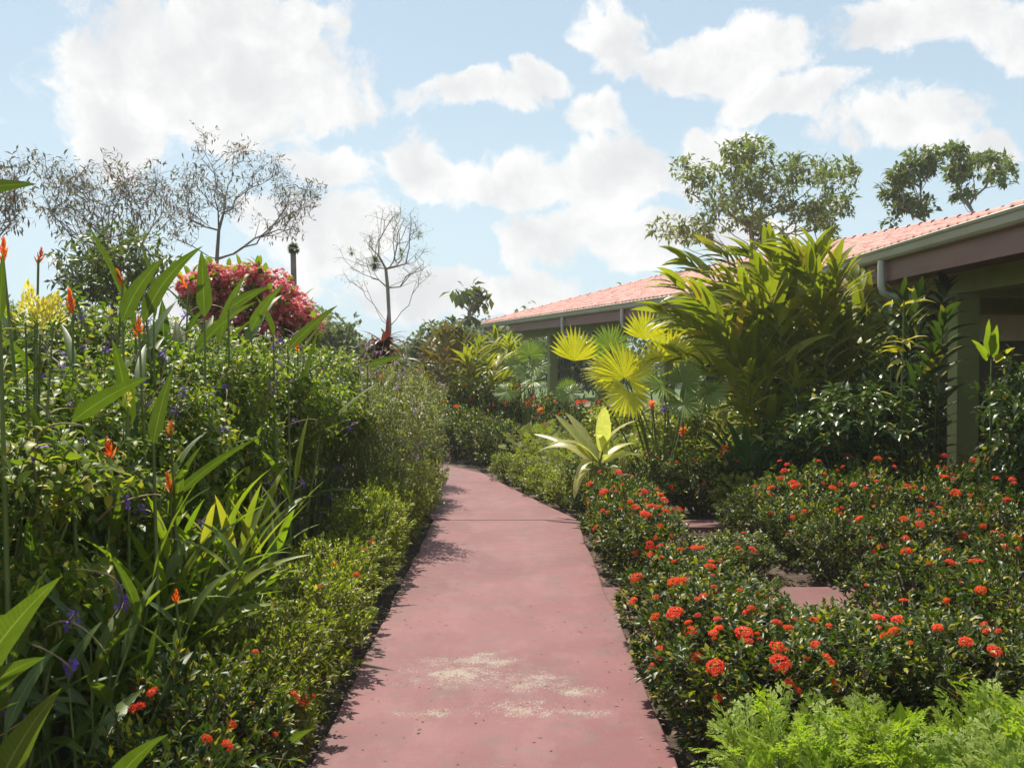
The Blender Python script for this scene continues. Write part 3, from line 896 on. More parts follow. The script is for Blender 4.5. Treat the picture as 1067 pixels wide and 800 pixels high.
def flower_spike(seed, mat, blossoms):
    r = np.random.RandomState(seed)
    t = np.linspace(0, 1, 12); L = r.uniform(.22, .36); bend = r.uniform(.8, 2.4)
    a = bend * t ** 1.4
    p = np.cumsum(np.stack([np.sin(a), .25 * np.sin(a * 2 + seed), np.cos(a)], 1) * L / 12, 0); p -= p[0]
    sp_ = MB().tube(p, np.linspace(.0035, .0022, 12), 5)
    bb = MB(); c = p[blossoms]
    n_ = 14
    dd = rand_dirs(n_, r); bb.blades(c + dd * .006 + r.normal(0, .008, (n_, 3)), dd, .014, .012, droop=.5, S=2)
    return sp_.mesh('flower_spike', M['spike']), bb.mesh('blossom', mat)


SPK = [flower_spike(i, M['purple'], [4, 6, 8, 5][i % 4]) for i in range(5)]
SPL = [flower_spike(9 + i, M['lilac'], [6, 7, 8][i % 3]) for i in range(3)]


def spikes(root, r, n_, R, H, lib, face):
    for _ in range(n_):
        d = nrm(r.normal(0, 1, 3) + np.array((face[0], face[1], .7)))
        loc = d * np.array((R, R, H * .5)) * .97 + np.array((0, 0, H * .52))
        s_, bl = lib[r.randint(len(lib))]
        q = Vector(nrm(d + np.array((0, 0, .5)) + r.normal(0, .3, 3))).to_track_quat('Z', 'Y').to_euler(); q.rotate_axis('Z', r.uniform(0, 6.28))
        o = obj('flower_spike', s_, root, loc, q, r.uniform(.8, 1.6)); obj('blossom', bl, o)


for i, (px, D, h, wd, lab) in enumerate((
        (-70, 3.3, 1.50, .60, 'purple porterweed shrub cut by the left photo edge'),
        (15, 4.2, 1.58, .62, 'purple porterweed shrub around the yellow flower heads'),
        (112, 5.1, 1.66, .60, 'purple porterweed shrub behind the lower orange heliconia flowers'),
        (190, 6.1, 1.78, .64, 'dense purple porterweed shrub in front of the coral bush'),
        (60, 6.2, 1.95, .85, 'purple porterweed shrub behind the yellow flower heads'),
        (272, 7.5, 1.78, .64, 'purple porterweed shrub below the right end of the coral bush'),
        (150, 8.0, 2.0, .9, 'purple porterweed shrub at the foot of the dark tree'),
        (318, 8.8, 1.72, .64, 'purple porterweed shrub left of the red cordyline'))):
    r = np.random.RandomState(i + 40); f_, s_ = PW[i % 3]
    rz = r.uniform(0, 6.28)
    t = plant('porterweed_shrub', lab, 'shrub', gx(px, D), D, (('foliage', f_), ('stems', s_)), (wd / .74, wd / .74, h / 1.78), rz, 'purple flowering shrubs of the left bed')
    fc = (.4 * math.cos(-rz) + .8 * math.sin(-rz), .4 * math.sin(-rz) - .8 * math.cos(-rz))
    spikes(t, r, 26, .72, 1.75, SPK, fc)
for i, (px, D, h, wd, lab) in enumerate((
        (372, 9.9, 1.62, .62, 'pale lilac flowering shrub with narrow leaves below the red cordyline'),
        (400, 8.9, 1.46, .50, 'pale narrow leaved shrub overhanging the path edge halfway to the bend'),
        (402, 11.4, 1.60, .62, 'pale lilac flowering shrub with narrow leaves leaning over the path bend'),
        (428, 12.9, 1.50, .50, 'narrow leaved pale shrub farthest along the left bed'),
        (330, 11.5, 1.75, .75, 'pale narrow leaved shrub behind the left bed row'))):
    r = np.random.RandomState(i + 60); f_, s_ = PL[i % 2]
    rz = r.uniform(0, 6.28)
    t = plant('lilac_shrub', lab, 'shrub', gx(px, D), D, (('foliage', f_), ('stems', s_)), (wd / .66, wd / .66, h / 1.55), rz, 'pale narrow leaved shrubs of the left bed')
    fc = (.5 * math.cos(-rz) + .8 * math.sin(-rz), .5 * math.sin(-rz) - .8 * math.cos(-rz))
    spikes(t, r, 14, .64, 1.5, SPL, fc)


# ------------------------------------------------------------------ heliconias and other bladed plants
def leaf_between(mb, A, B, W, bend=.5, fold=.3, prof='lance', S=8, roll=0., wave=0.):
    A, B = np.array(A, float), np.array(B, float)
    ch = B - A; L = np.linalg.norm(ch); c = ch / L
    ref = np.array((0, 0, 1.)) if abs(c[2]) < .97 else np.array((-.6, -.8, 0))
    side = nrm(np.cross(c, ref)); up = np.cross(side, c)
    h = bend / 2
    d0 = math.cos(h) * c + math.sin(h) * up
    mb.blades([A], [d0], L * (h / math.sin(h) if h else 1), W, bend, fold, S, prof, roll, wave)


def heliconia_flower(seed, mat='orange'):
    r = np.random.RandomState(seed); b_ = MB()
    for j in range(7):
        s = 1 if j % 2 else -1
        z = j * .017
        d = np.array((s * (.75 - j * .07), .15 * s, .75 + j * .09))
        b_.blades([(0, 0, z)], [d], .095 - j * .007, .022, droop=-.5, fold=1.1, S=5, prof='lance')
        b_.blades([(0, 0, z + .004)] * 3, nrm(np.array([d + r.normal(0, .25, 3) for _ in range(3)])), .05, .009, fold=.6, S=2, prof='lance')
    return b_.mesh('flower', M[mat])


HF = [heliconia_flower(i) for i in range(4)]


def reed_clump(mat, seed, n_, R, H, leafL, leafW, per=6, lean=.25, droop=.7):
    r = np.random.RandomState(seed); fb, sb = MB(), MB()
    for i in range(n_):
        a = r.uniform(0, 6.28); q = R * math.sqrt(r.uniform()) * .6
        b0 = np.array((q * math.cos(a), q * math.sin(a), 0))
        l = lean * r.uniform(.3, 1.5); hh = H * r.uniform(.65, 1.0)
        top = b0 + np.array((math.cos(a) * l * hh, math.sin(a) * l * hh, hh * .9))
        mid = (b0 + top) / 2 + np.array((-math.cos(a), -math.sin(a), 0)) * l * hh * .12
        sb.tube([b0, mid, top], [.011, .009, .005], 6, False)
        t = np.linspace(.38, 1, per)
        pos = b0 * ((1 - t) ** 2)[:, None] + mid * (2 * t * (1 - t))[:, None] + top * (t ** 2)[:, None]
        aa = r.uniform(0, 6.28) + np.arange(per) * math.pi + r.normal(0, .35, per)
        e = np.linspace(.35, 1.25, per) + r.normal(0, .15, per)
        d = np.stack([np.cos(aa) * np.cos(e), np.sin(aa) * np.cos(e), np.sin(e)], 1)
        L = leafL * r.uniform(.75, 1.2, per)
        fb.blades(pos, d, L, leafW * r.uniform(.8, 1.15, per), droop=droop * r.uniform(.3, 1.4, per), fold=.35, S=7, prof='lance', roll=r.normal(0, .3, per), wave=.08)
    return fb.mesh('foliage', mat), sb.mesh('stems', M['stem'])


RC = [reed_clump(M['blade'], 1, 17, .34, 1.05, .40, .050, 7, .24), reed_clump(M['blade'], 2, 14, .30, 1.0, .38, .048, 7, .30),
      reed_clump(M['helic'], 3, 7, .35, 1.6, .44, .080, 5, .22, .6), reed_clump(M['helic'], 4, 7, .35, 1.7, .48, .085, 5, .18, .55)]
for i, (px, D, s, k, lab) in enumerate((
        (172, 4.5, 1.0, 0, 'bright reedy blade clump lit by the sun beside the bare mulch'),
        (212, 4.9, .95, 1, 'bright reedy blade clump reaching right over the mulch'),
        (140, 4.2, .98, 1, 'reedy blade clump among the lower orange flowers'),
        (95, 3.9, .92, 0, 'reedy blade clump in the shade left of the sunlit clump'),
        (215, 5.6, 1.02, 0, 'reedy blade clump half hidden behind the sunlit one'))):
    f_, s_ = RC[k]
    plant('reed_clump', lab, 'plant', gx(px, D), D, (('foliage', f_), ('stems', s_)), s, group='reedy bladed clumps of the left bed', seed=i + 5)
for i, (px, D, s, k, lab) in enumerate((
        (40, 4.5, 1.12, 2, 'broad bladed heliconia clump rising behind the yellow flower heads'),
        (150, 6.1, 1.28, 3, 'tall heliconia clump left of the coral bush'),
        (185, 7.0, 1.34, 2, 'tall heliconia clump with blades crossing the dark tree'),
        (278, 7.0, 1.12, 3, 'heliconia clump with blades in front of the coral bush'),
        (-25, 3.9, 1.0, 3, 'heliconia clump at the left photo edge'),
        (110, 4.6, .86, 2, 'heliconia clump between the yellow heads and the orange flowers'),
        (20, 3.05, .62, 3, 'low shaded heliconia clump behind the nearest corner leaves'),
        (95, 3.2, .58, 2, 'low shaded heliconia clump between the corner leaves and the dark ixora'),
        (-40, 3.0, .72, 2, 'heliconia clump cut off low at the left photo edge'))):
    f_, s_ = RC[k]
    plant('heliconia_clump', lab, 'plant', gx(px, D), D, (('foliage', f_), ('stems', s_)), s, group='broad bladed heliconia clumps of the left bed', seed=i + 15)

# single flowering heliconia stems
for i, (px, py, D, s, lab) in enumerate((
        (3, 268, 3.3, 1.0, 'red-orange heliconia flower touching the left photo edge'),
        (40, 270, 3.9, .8, 'small orange heliconia flower high near the left edge'),
        (128, 293, 4.7, .95, 'orange heliconia flower left of a close pair below the dark tree'),
        (148, 290, 4.9, .75, 'orange heliconia flower right of a close pair below the dark tree'),
        (76, 322, 3.9, 1.15, 'large red and orange heliconia flower beside the yellow heads'),
        (145, 345, 4.2, .95, 'upright orange heliconia flower standing alone above the shrub leaves'),
        (118, 475, 3.7, 1.0, 'orange heliconia flower with long side bract in the dark middle'),
        (178, 448, 4.0, .7, 'small orange heliconia flower beside a broad dark blade'),
        (178, 508, 4.0, .95, 'slim upright red-orange heliconia flower in the middle of the left bed'),
        (196, 296, 5.6, 1.0, 'orange heliconia flower against the coral bush'),
        (310, 362, 6.9, .8, 'faint orange heliconia flower below the coral bush'),
        (396, 395, 10.4, 1.1, 'distant orange heliconia flower left of the far path bend'),
        (183, 622, 3.55, .6, 'low yellow-orange heliconia flower in the deep shade'))):
    r = np.random.RandomState(i + 70); D *= 1.03 if py > 330 else 1.14; s *= .70
    top = pt(px, py, D)
    base = np.array((top[0] + r.uniform(-.12, .05), D + r.uniform(0, .2), GZ))
    t = thing('flowering_heliconia', lab, 'flower', base, 0, 1, 'orange heliconia flowers of the left bed')
    v = top - base
    mid = v * .55 + np.array((r.normal(0, .03), r.normal(0, .03), 0))
    obj('stem', (MB().tube([(0, 0, 0), mid, v], [.008, .007, .005], 6), M['stem']), t)
    fb = MB(); n_ = 4
    aa = r.uniform(0, 6.28) + np.arange(n_) * 2.3
    zz = np.linspace(.55, .86, n_)
    d = np.stack([np.cos(aa) * .55, np.sin(aa) * .55, np.full(n_, .85)], 1)
    fb.blades(v[None] * zz[:, None], d, min(.30, v[2] * .28) * r.uniform(.8, 1.2, n_), .05, droop=.6, fold=.35, S=7, prof='lance', roll=r.normal(0, .3, n_))
    obj('foliage', (fb, M['helic']), t)
    obj('flower', HF[i % 4], t, v - np.array((0, 0, .03)), (r.normal(0, .2), r.normal(0, .2), r.normal(0, .7)), s * 1.05)

# yellow plumes
def yellow_head(seed):
    r = np.random.RandomState(seed); b_ = MB(); n_ = 70
    t = r.uniform(0, 1, n_); ph = r.uniform(0, 6.28, n_)
    rad = .032 * (1 - t * .75)
    P = np.stack([np.cos(ph) * rad, np.sin(ph) * rad, t * .12], 1)
    d = np.stack([np.cos(ph), np.sin(ph), .4 + t * 1.5], 1)
    b_.blades(P, d, .030 * r.uniform(.7, 1.2, n_), .012, droop=-.5, fold=.4, S=2)
    return b_.mesh('flower_head', M['yellow'])


YH = [yellow_head(i) for i in range(2)]
for i, (px, py, D, s, nh, lab) in enumerate((
        (32, 338, 3.6, 1.0, 5, 'shrub with a cluster of large pale yellow flower plumes'),
        (133, 424, 3.9, .8, 1, 'single small pale yellow flower plume under a long blade'))):
    r = np.random.RandomState(i)
    top = pt(px, py, D); base = np.array((top[0], D, GZ)); v = top - base
    t = thing('yellow_plume_plant', lab, 'flower', base, 0, 1, None)
    sb, fb = MB(), MB()
    for j in range(nh):
        off = np.array((r.uniform(-.06, .07), r.uniform(-.05, .05), r.uniform(-.04, .05))) * (1 if nh > 1 else 0)
        e = v + off
        sb.tube([(0, 0, 0), v * .6 + off * .3, e], [.008, .006, .004], 5, False)
        obj('flower_head', YH[j % 2], t, e, (r.normal(0, .25), r.normal(0, .25), 0), s * r.uniform(.7, 1.0))
        n_ = 8; aa = np.arange(n_) * 2.4
        fb.blades(e[None] * np.linspace(.7, .98, n_)[:, None], np.stack([np.cos(aa), np.sin(aa), .5 + 0 * aa], 1), .10, .035, droop=.7, S=4, prof='lance')
    obj('stems', (sb, M['stem']), t); obj('foliage', (fb, M['shrub']), t)

# foreground leaves, lower left and upper left
def leafy(name, label, cat, base, leaves, mat, stem_to=None, group=None):
    t = thing(name, label, cat, base, 0, 1, group); base = np.array(base, float)
    sb = MB()
    for (A, B, W, bend, roll) in leaves:
        m_ = MB(); A, B = np.array(A) - base, np.array(B) - base
        leaf_between(m_, A, B, W, bend, .28, 'lance', 10, roll, .05)
        obj('leaf', (m_, mat), t)
        sb.tube([(0, 0, 0), A * np.array((.5, .5, .55)), A], [.012, .009, .005], 6, False)
    obj('stem', (sb, M['stem']), t)
    return t


leafy('ginger_plant', 'large backlit ginger leaves in the lower left corner nearest the camera', 'plant', (-1.25, 1.95, GZ),
      [(pt(-45, 745, 2.0), pt(64, 600, 1.9), .085, .4, .5), (pt(-40, 745, 2.05), pt(48, 684, 1.95), .06, .5, .9), (pt(-30, 900, 1.9), pt(64, 716, 1.8), .085, .5, .6),
       (pt(-5, 900, 1.75), pt(12, 730, 1.75), .12, .5, 1.0), (pt(-70, 800, 2.05), pt(22, 730, 2.0), .07, .5, .3), (pt(-60, 690, 2.2), pt(6, 640, 2.1), .07, .5, .7)], M['helic'])
leafy('ginger_plant', 'low shaded ginger shoot with one spotted leaf at the bottom edge', 'plant', (gx(110, 2.7), 2.75, GZ),
      [(pt(112, 830, 2.7), pt(176, 764, 2.6), .075, .5, .5), (pt(110, 830, 2.7), pt(70, 800, 2.6), .06, .6, .2)], M['helic'])
leafy('tall_heliconia', 'tall heliconia whose long grey-green blade enters high at the left edge', 'plant', (-1.75, 2.7, GZ),
      [(pt(-75, 215, 2.7), pt(39, 192, 2.55), .055, .35, 1.2), (pt(-90, 420, 2.8), pt(-20, 300, 2.8), .08, .2, .8), (pt(-55, 300, 2.9), pt(-30, 100, 2.8), .09, .3, .2)], M['helic'])
# single conspicuous blades of the left bed
for i, (a_, b_, D, W, bend, roll, lab) in enumerate((
        ((75, 440), (158, 392), 3.6, .075, .35, .9, 'long rolled blade lying across the middle of the left bed'),
        ((160, 462), (180, 385), 3.8, .06, .25, .4, 'upright pointed blade right of the rolled blade'),
        ((213, 330), (220, 258), 5.2, .085, .3, .1, 'upright paddle leaf standing before the coral bush'),
        ((300, 365), (352, 318), 6.2, .07, .25, .9, 'pointed blade leaning right off the end of the coral bush'),
        ((238, 322), (282, 298), 5.8, .065, .3, 1.1, 'grey-green blade lying before the coral bush'),
        ((383, 381), (421, 371), 8.8, .065, .15, 1.2, 'pale flat blade pointing at the far path bend'),
        ((40, 470), (25, 415), 3.4, .10, .6, .5, 'broad dark blade bent over at the left edge'),
        ((180, 520), (270, 455), 4.3, .05, .3, .9, 'long narrow blade pointing up right over the sunlit clump'),
        ((150, 335), (212, 256), 5.3, .10, .7, .7, 'broad arching blade, longest of the group left of the coral bush'),
        ((160, 335), (184, 250), 5.5, .09, .6, .5, 'broad erect blade in the group left of the coral bush'),
        ((128, 335), (172, 268), 5.0, .09, .6, .8, 'broad blade crossing under the longest arching blade'),
        ((262, 345), (296, 296), 6.0, .08, .5, .6, 'dark blade rising before the middle of the coral bush'),
        ((285, 350), (283, 300), 6.2, .07, .5, .3, 'narrow dark blade beside the one before the coral bush'),
        ((95, 480), (60, 395), 3.9, .085, .5, .4, 'shaded blade leaning left below the yellow flower heads'),
        ((0, 335), (3, 262), 3.0, .03, .2, .2, 'narrow upright blade at the far left edge'))):
    A, B = pt(*a_, D), pt(*b_, D - .05)
    leafy('single_heliconia', lab, 'plant', (A[0], D + .05, GZ), [(A, B, W, bend, roll)], M['helic'], group='single tall heliconia shoots of the left bed')


# ------------------------------------------------------------------ coral bract bush
r = np.random.RandomState(5)
cb = thing('coral_bract_bush', 'big bush covered in coral-red bracts behind the left bed', 'flower bush', (gx(262, 10.5), 10.5, GZ))
def mound_points(n_):
    out = []
    L = [(215, 305, 22), (250, 300, 24), (285, 308, 24), (305, 325, 20), (235, 330, 30), (275, 335, 30), (320, 340, 14), (200, 300, 12), (265, 288, 10), (222, 288, 10)]
    for _ in range(n_):
        px, py, rr = L[r.randint(len(L))]
        d = rand_dirs(1, r)[0] * (r.uniform(.55, 1) ** .5)
        D = 10.5 + d[1] * .5
        q = pt(px + d[0] * rr, py - d[2] * rr, D); out.append(q)
    return np.array(out) - np.array((gx(262, 10.5), 10.5, GZ))
P = mound_points(620)
b = MB()
K = 16
cl = np.repeat(P, K, 0); od = nrm(rand_dirs(len(cl), r) + np.array((0, -.15, .25)))
tn = nrm(np.cross(od, rand_dirs(len(cl), r)))
n_ = len(cl)
b.blades(cl + od * .045, nrm(tn + od * .5), r.uniform(.045, .07, n_), r.uniform(.04, .06, n_), droop=.9, fold=.15, S=2, roll=r.normal(0, .3, n_))
obj('bracts', (b, M['coral']), cb)
P2 = mound_points(500) - np.array((0, 0, .12))
P2 = np.concatenate([P2, shell_points(r, 900, .8, 2.1, .5)])
b = MB().blades(np.repeat(P2, 4, 0), rand_dirs(len(P2) * 4, r), .09, .045, droop=.6, S=2)
q_ = P[r.randint(0, len(P), 420)]; qd = nrm(rand_dirs(420, r) + (0, -.2, .6))
b.blades(q_ + qd * .05, qd, .15, .055, droop=.7, S=3)
obj('foliage', (b, M['shrub']), cb)
b = MB()
for i in range(26):
    q = P[r.randint(len(P))]; b.tube([(q[0] * .15, q[1] * .15, 0), (q[0] * .5, q[1] * .5, q[2] * .5), q], [.02, .014, .006], 5, False)
obj('stems', (b, M['wood']), cb)


# ------------------------------------------------------------------ trees grown towards given crown points
def grow(base, trunk, pts, r, seg=.35, jit=.12, r_tip=.006, r_pow=.48, back=.35):
    """returns edges (A,B,ra,rb) of a branching tree; trunk: list of points from the base up"""
    nodes = [np.array(q, float) for q in trunk]; par = [-1] + list(range(len(trunk) - 1))
    # subdivide trunk
    start = nodes[1] if len(nodes) > 1 else nodes[0]
    order = np.argsort(np.linalg.norm(pts - start, axis=1))
    tips = []
    NA = np.zeros((20000, 3)); n_ = len(nodes); NA[:n_] = nodes; PL_ = np.zeros(20000)
    for oi in order:
        q = pts[oi]
        d = np.linalg.norm(NA[1:n_] - q, axis=1)
        low = (NA[1:n_, 2] > q[2] - .25 * d) * .9 * d       # branches should climb
        j = int(np.argmin(d + low + .42 * PL_[1:n_])) + 1
        a = NA[j].copy(); L = np.linalg.norm(q - a); k = max(1, int(L / seg))
        bow = np.array((0, 0, -1.)) * L * .07 + r.normal(0, jit * .4, 3) * L
        prev = j
        for s in range(1, k + 1):
            t = s / k
            p = a + (q - a) * t + bow * math.sin(math.pi * t) + (r.normal(0, jit * seg, 3) if s < k else 0)
            NA[n_] = p; PL_[n_] = PL_[prev] + np.linalg.norm(p - NA[prev]); par.append(prev); prev = n_; n_ += 1
        tips.append(prev)
    cnt = np.zeros(n_)
    for t in tips: cnt[t] += 1
    for i in range(n_ - 1, 0, -1): cnt[par[i]] += cnt[i]
    rad = r_tip * np.maximum(cnt, 1) ** r_pow
    par = np.array(par); idx = np.arange(1, n_)
    A, B = NA[par[1:]], NA[idx]
    return A, B, np.minimum(rad[par[1:]], rad[idx] * 1.35 + .001), rad[idx], NA[tips]


def tree(name, label, D, base_px, trunk_px, crown, n_pts, leafmat_, leafL, leafW, per, clump, barkm, seed, r_tip=.012, depth=1.0, jit=.12, seg=.35, tw=None, group=None, r_pow=.48, lprof='ovate', droop=.5, flat=1.):
    r = np.random.RandomState(seed)
    base = np.array((gx(base_px, D), D, GZ))
    t = thing(name, label, 'tree', base, 0, 1, group)
    trunk = [base] + [pt(x, y, D) for x, y in trunk_px]
    pts = []
    wsum = np.array([c[2] * c[3] for c in crown], float); wsum /= wsum.sum()
    for _ in range(n_pts):
        c = crown[r.choice(len(crown), p=wsum)]
        d = rand_dirs(1, r)[0] * r.uniform(.15, 1) ** .45
        pts.append(pt(c[0] + d[0] * c[2], c[1] - d[2] * c[3], D + d[1] * depth + (c[4] if len(c) > 4 else 0)))
    A, B, ra, rb, tips = grow(base, trunk, np.array(pts), r, seg, jit, r_tip, r_pow)
    tkb = MB().frusta(A - base, B - base, ra, rb, 6)
    b_ = MB(); tips = tips - base
    twb = MB()
    Q = np.repeat(tips, clump[0], 0); off = rand_dirs(len(Q), r) * np.array((1, 1, flat)) * clump[1] * r.uniform(.3, 1, (len(Q), 1)) ** .5
    Q2 = Q + off
    if tw: tkb.frusta(Q, Q2, np.full(len(Q), tw), np.full(len(Q), tw * .6), 3)
    P_ = np.repeat(Q2, per, 0); ax = np.repeat(nrm(off), per, 0)
    n_ = len(P_)
    dd = nrm(ax * .6 + rand_dirs(n_, r) + np.array((0, 0, .1)))
    LL = leafL * r.uniform(.6, 1.2, n_)
    b_.blades(P_ + rand_dirs(n_, r) * leafL * .35, dd, LL, LL * leafW / leafL, droop=droop, fold=.25, S=2, roll=r.normal(0, .5, n_), prof=lprof)
    cr = obj('crown', (b_, M[leafmat_]), t)
    obj('trunk', (tkb, M[barkm]), t)
    return t


# broad tree behind the building
tree('broadleaf_tree', 'large open green tree rising behind the roof, left of the smaller one', 30, 790, [(790, 300), (785, 262), (782, 235)],
     [(745, 195, 38, 26), (730, 240, 42, 16), (700, 240, 26, 12), (785, 180, 32, 34), (775, 158, 22, 14), (838, 182, 28, 24), (872, 180, 26, 14), (850, 222, 34, 18), (800, 225, 26, 24), (870, 210, 16, 14), (722, 175, 16, 14), (860, 245, 22, 7), (765, 225, 22, 18)],
     185, 'tree', .25, .09, 8, (4, .30), 'bark', 3, .007, 2.2, group='leafy trees behind the building', flat=.45)
tree('broadleaf_tree', 'smaller open green tree behind the roof at the right', 30, 968, [(968, 270), (966, 238)],
     [(945, 180, 22, 16), (935, 205, 18, 14), (965, 165, 18, 10), (925, 232, 12, 5), (955, 215, 18, 10)],
     48, 'tree', .25, .095, 9, (5, .28), 'bark', 4, .008, 1.2, group='leafy trees behind the building', flat=.45)
tree('broadleaf_tree', 'slim forked green tree behind the roof nearest the right edge', 31, 1016, [(1016, 250), (1014, 222)],
     [(1000, 178, 14, 12), (1030, 165, 20, 10), (1040, 182, 14, 10), (992, 160, 12, 7), (1005, 200, 10, 8)],
     40, 'tree', .25, .095, 9, (5, .28), 'bark', 5, .008, 1.2, group='leafy trees behind the building', flat=.45)
# dusky twiggy trees left
tree('twiggy_tree', 'dusky thin leaved tree spreading over the coral bush', 15, 225, [(225, 300), (226, 270), (228, 240)],
     [(210, 145, 12, 18), (205, 190, 24, 26), (235, 200, 28, 26), (280, 185, 24, 22), (310, 205, 22, 18), (325, 195, 12, 12), (290, 235, 34, 10), (250, 165, 18, 16), (190, 230, 18, 24), (300, 215, 26, 20)],
     190, 'dusky', .095, .026, 3, (4, .17), 'barkd', 6, .0024, .9, .16, .16, .0022, group='dusky twiggy trees behind the left bed', lprof='lance')
tree('twiggy_tree', 'dusky dense twiggy tree above the dark bush', 13, 120, [(120, 310), (122, 270)],
     [(75, 190, 30, 18), (110, 195, 36, 24), (145, 205, 28, 28), (90, 235, 36, 26), (135, 245, 32, 22), (60, 215, 22, 22), (160, 185, 14, 16), (50, 172, 12, 10), (112, 170, 12, 10), (172, 212, 14, 22)],
     215, 'dusky', .095, .028, 3, (4, .21), 'barkd', 7, .0022, 1.0, .16, .16, .0022, group='dusky twiggy trees behind the left bed', lprof='lance')
tree('twiggy_tree', 'dusky twiggy tree cut by the left photo edge', 10, -25, [(-25, 320), (-22, 260)],
     [(0, 190, 22, 26), (15, 215, 18, 20), (-30, 190, 34, 34), (22, 175, 12, 12)],
     120, 'dusky', .08, .026, 3, (4, .14), 'barkd', 8, .002, .8, .16, .14, .002, group='dusky twiggy trees behind the left bed', lprof='lance')
tree('dark_bushy_tree', 'dense dark green low tree under the dusky twigs', 11.5, 125, [(125, 340)],
     [(120, 265, 46, 26), (85, 280, 30, 22), (155, 275, 26, 20), (120, 300, 50, 24)],
     150, 'darktree', .12, .05, 4, (4, .18), 'barkd', 9, .005, .8)
# bare tree, its nest of leaves a small bromeliad tuft
tb = tree('bare_tree', 'nearly leafless slender tree with a dark tuft in its branches', 24, 405, [(405, 375), (406, 340), (404, 300), (402, 280)],
          [(405, 240, 40, 24), (380, 265, 28, 18), (430, 270, 24, 14), (435, 285, 18, 10), (410, 225, 18, 10), (370, 290, 16, 8), (425, 240, 18, 14)],
          110, 'tree', .07, .020, 1, (4, .26), 'bark', 10, .0042, 1.2, .14, .25, .0035, r_pow=.52)
q = pt(391, 274, 23.9)
tu = thing('air_plant', 'dark round tuft of leaves perched in the bare tree', 'plant', q)
r = np.random.RandomState(3)
dd = nrm(rand_dirs(260, r) + (0, 0, .25)); obj('leaf_tuft', (MB().blades(dd * .03, dd, .22, .014, droop=.5, S=3, prof='lance'), M['darktree']), tu)
for i, (px, py) in enumerate(((418, 263), (437, 245), (366, 262))):
    q = pt(px, py, 24); tu = thing('air_plant', ['small leaf tuft on the middle right limb of the bare tree', 'small leaf tuft on the upper right limb of the bare tree', 'small leaf tuft on the left limb of the bare tree'][i], 'plant', q, group='small tufts in the bare tree')
    dd = nrm(rand_dirs(70, r) + (0, 0, .25)); obj('leaf_tuft', (MB().blades(dd * .02, dd, .13, .014, droop=.5, S=3, prof='lance'), M['tree']), tu)
# tall cut trunk with a green sprout
q0 = pt(306, 262, 20)
t = thing('cut_trunk', 'tall bare cut trunk with a tuft of green on top', 'tree stump', (q0[0], 20, GZ))
obj('trunk', (MB().tube([(0, 0, 0), (.02, 0, 2), (-.01, 0, q0[2] - GZ)], [.075, .062, .055], 10), M['barkd']), t)
dd = nrm(rand_dirs(160, r) + (0, 0, .3)); obj('leaf_tuft', (MB().blades(dd * .04 + (0, 0, q0[2] - GZ + .05), dd, .11, .05, droop=.6, S=3), M['tree']), t)
# small round-leaved far tree
tree('umbrella_tree', 'small far tree with broad drooping leaf rosettes left of the roof end', 32, 489, [(489, 345), (489, 325)],
     [(480, 306, 9, 5), (497, 312, 10, 5), (489, 300, 6, 4), (489, 330, 8, 5)], 16, 'far', .42, .22, 9, (1, .1), 'bark', 12, .02, .5)
for i, (px, D, top, rx, lab) in enumerate((
        (455, 34, 338, 26, 'low pale bushy tree on the horizon left of the far ginger'), (478, 30, 336, 24, 'low pale bushy tree below the umbrella tree'),
        (505, 38, 330, 22, 'low pale bushy tree touching the roof end'), (425, 40, 352, 24, 'low pale bushy tree right of the bare tree trunk'),
        (345, 30, 330, 26, 'low pale bushy tree left of the bare tree trunk'), (385, 36, 348, 28, 'low pale bushy tree behind the red cordyline'),
        (540, 42, 332, 24, 'low pale bushy tree seen under the eave between far posts'), (520, 26, 348, 26, 'low green bushy tree before the far roof corner'))):
    tree('bushy_tree', lab, D, px, [(px, 375)], [(px, top + 22, rx, 20), (px - rx * .4, top + 30, rx * .8, 18), (px + rx * .4, top + 28, rx * .7, 16)],
         120, 'far', .24, .12, 6, (3, .3), 'bark', 30 + i, .012, .9, group='low trees on the horizon')
for i, (px, D, lab) in enumerate(((590, 44, 'dark bushy tree seen through the far pavilion left of the slim post'), (625, 46, 'dark bushy tree seen through the far pavilion beside the slim post'))):
    tree('dark_bushy_tree', lab, D, px, [(px, 392)], [(px, 370, 24, 22), (px - 8, 385, 20, 16), (px + 10, 392, 22, 14)], 130, 'darktree', .26, .13, 7, (4, .4), 'barkd', 50 + i, .012, 1.2, group='dark trees behind the far pavilion')
# the far wood
b = MB(); r = np.random.RandomState(77); n_ = 60000
ang_ = r.uniform(-1.25, 1.25, n_); dist = r.uniform(62, 85, n_)
hh = 3.6 + 1.6 * np.sin(ang_ * 23) + 1.1 * np.sin(ang_ * 61 + 1) + 1.0 * np.sin(ang_ * 9)
zz = hh * r.uniform(0, 1, n_) ** .6
P = np.stack([np.sin(ang_) * dist, np.cos(ang_) * dist, zz + GZ], 1)
b.blades(P, rand_dirs(n_, r), .55, .32, droop=.5, S=2)
o = obj('treeline', (b, M['far'])); o['kind'] = 'stuff'; o['label'] = 'far wooded skyline beyond the garden'; o['category'] = 'woods'


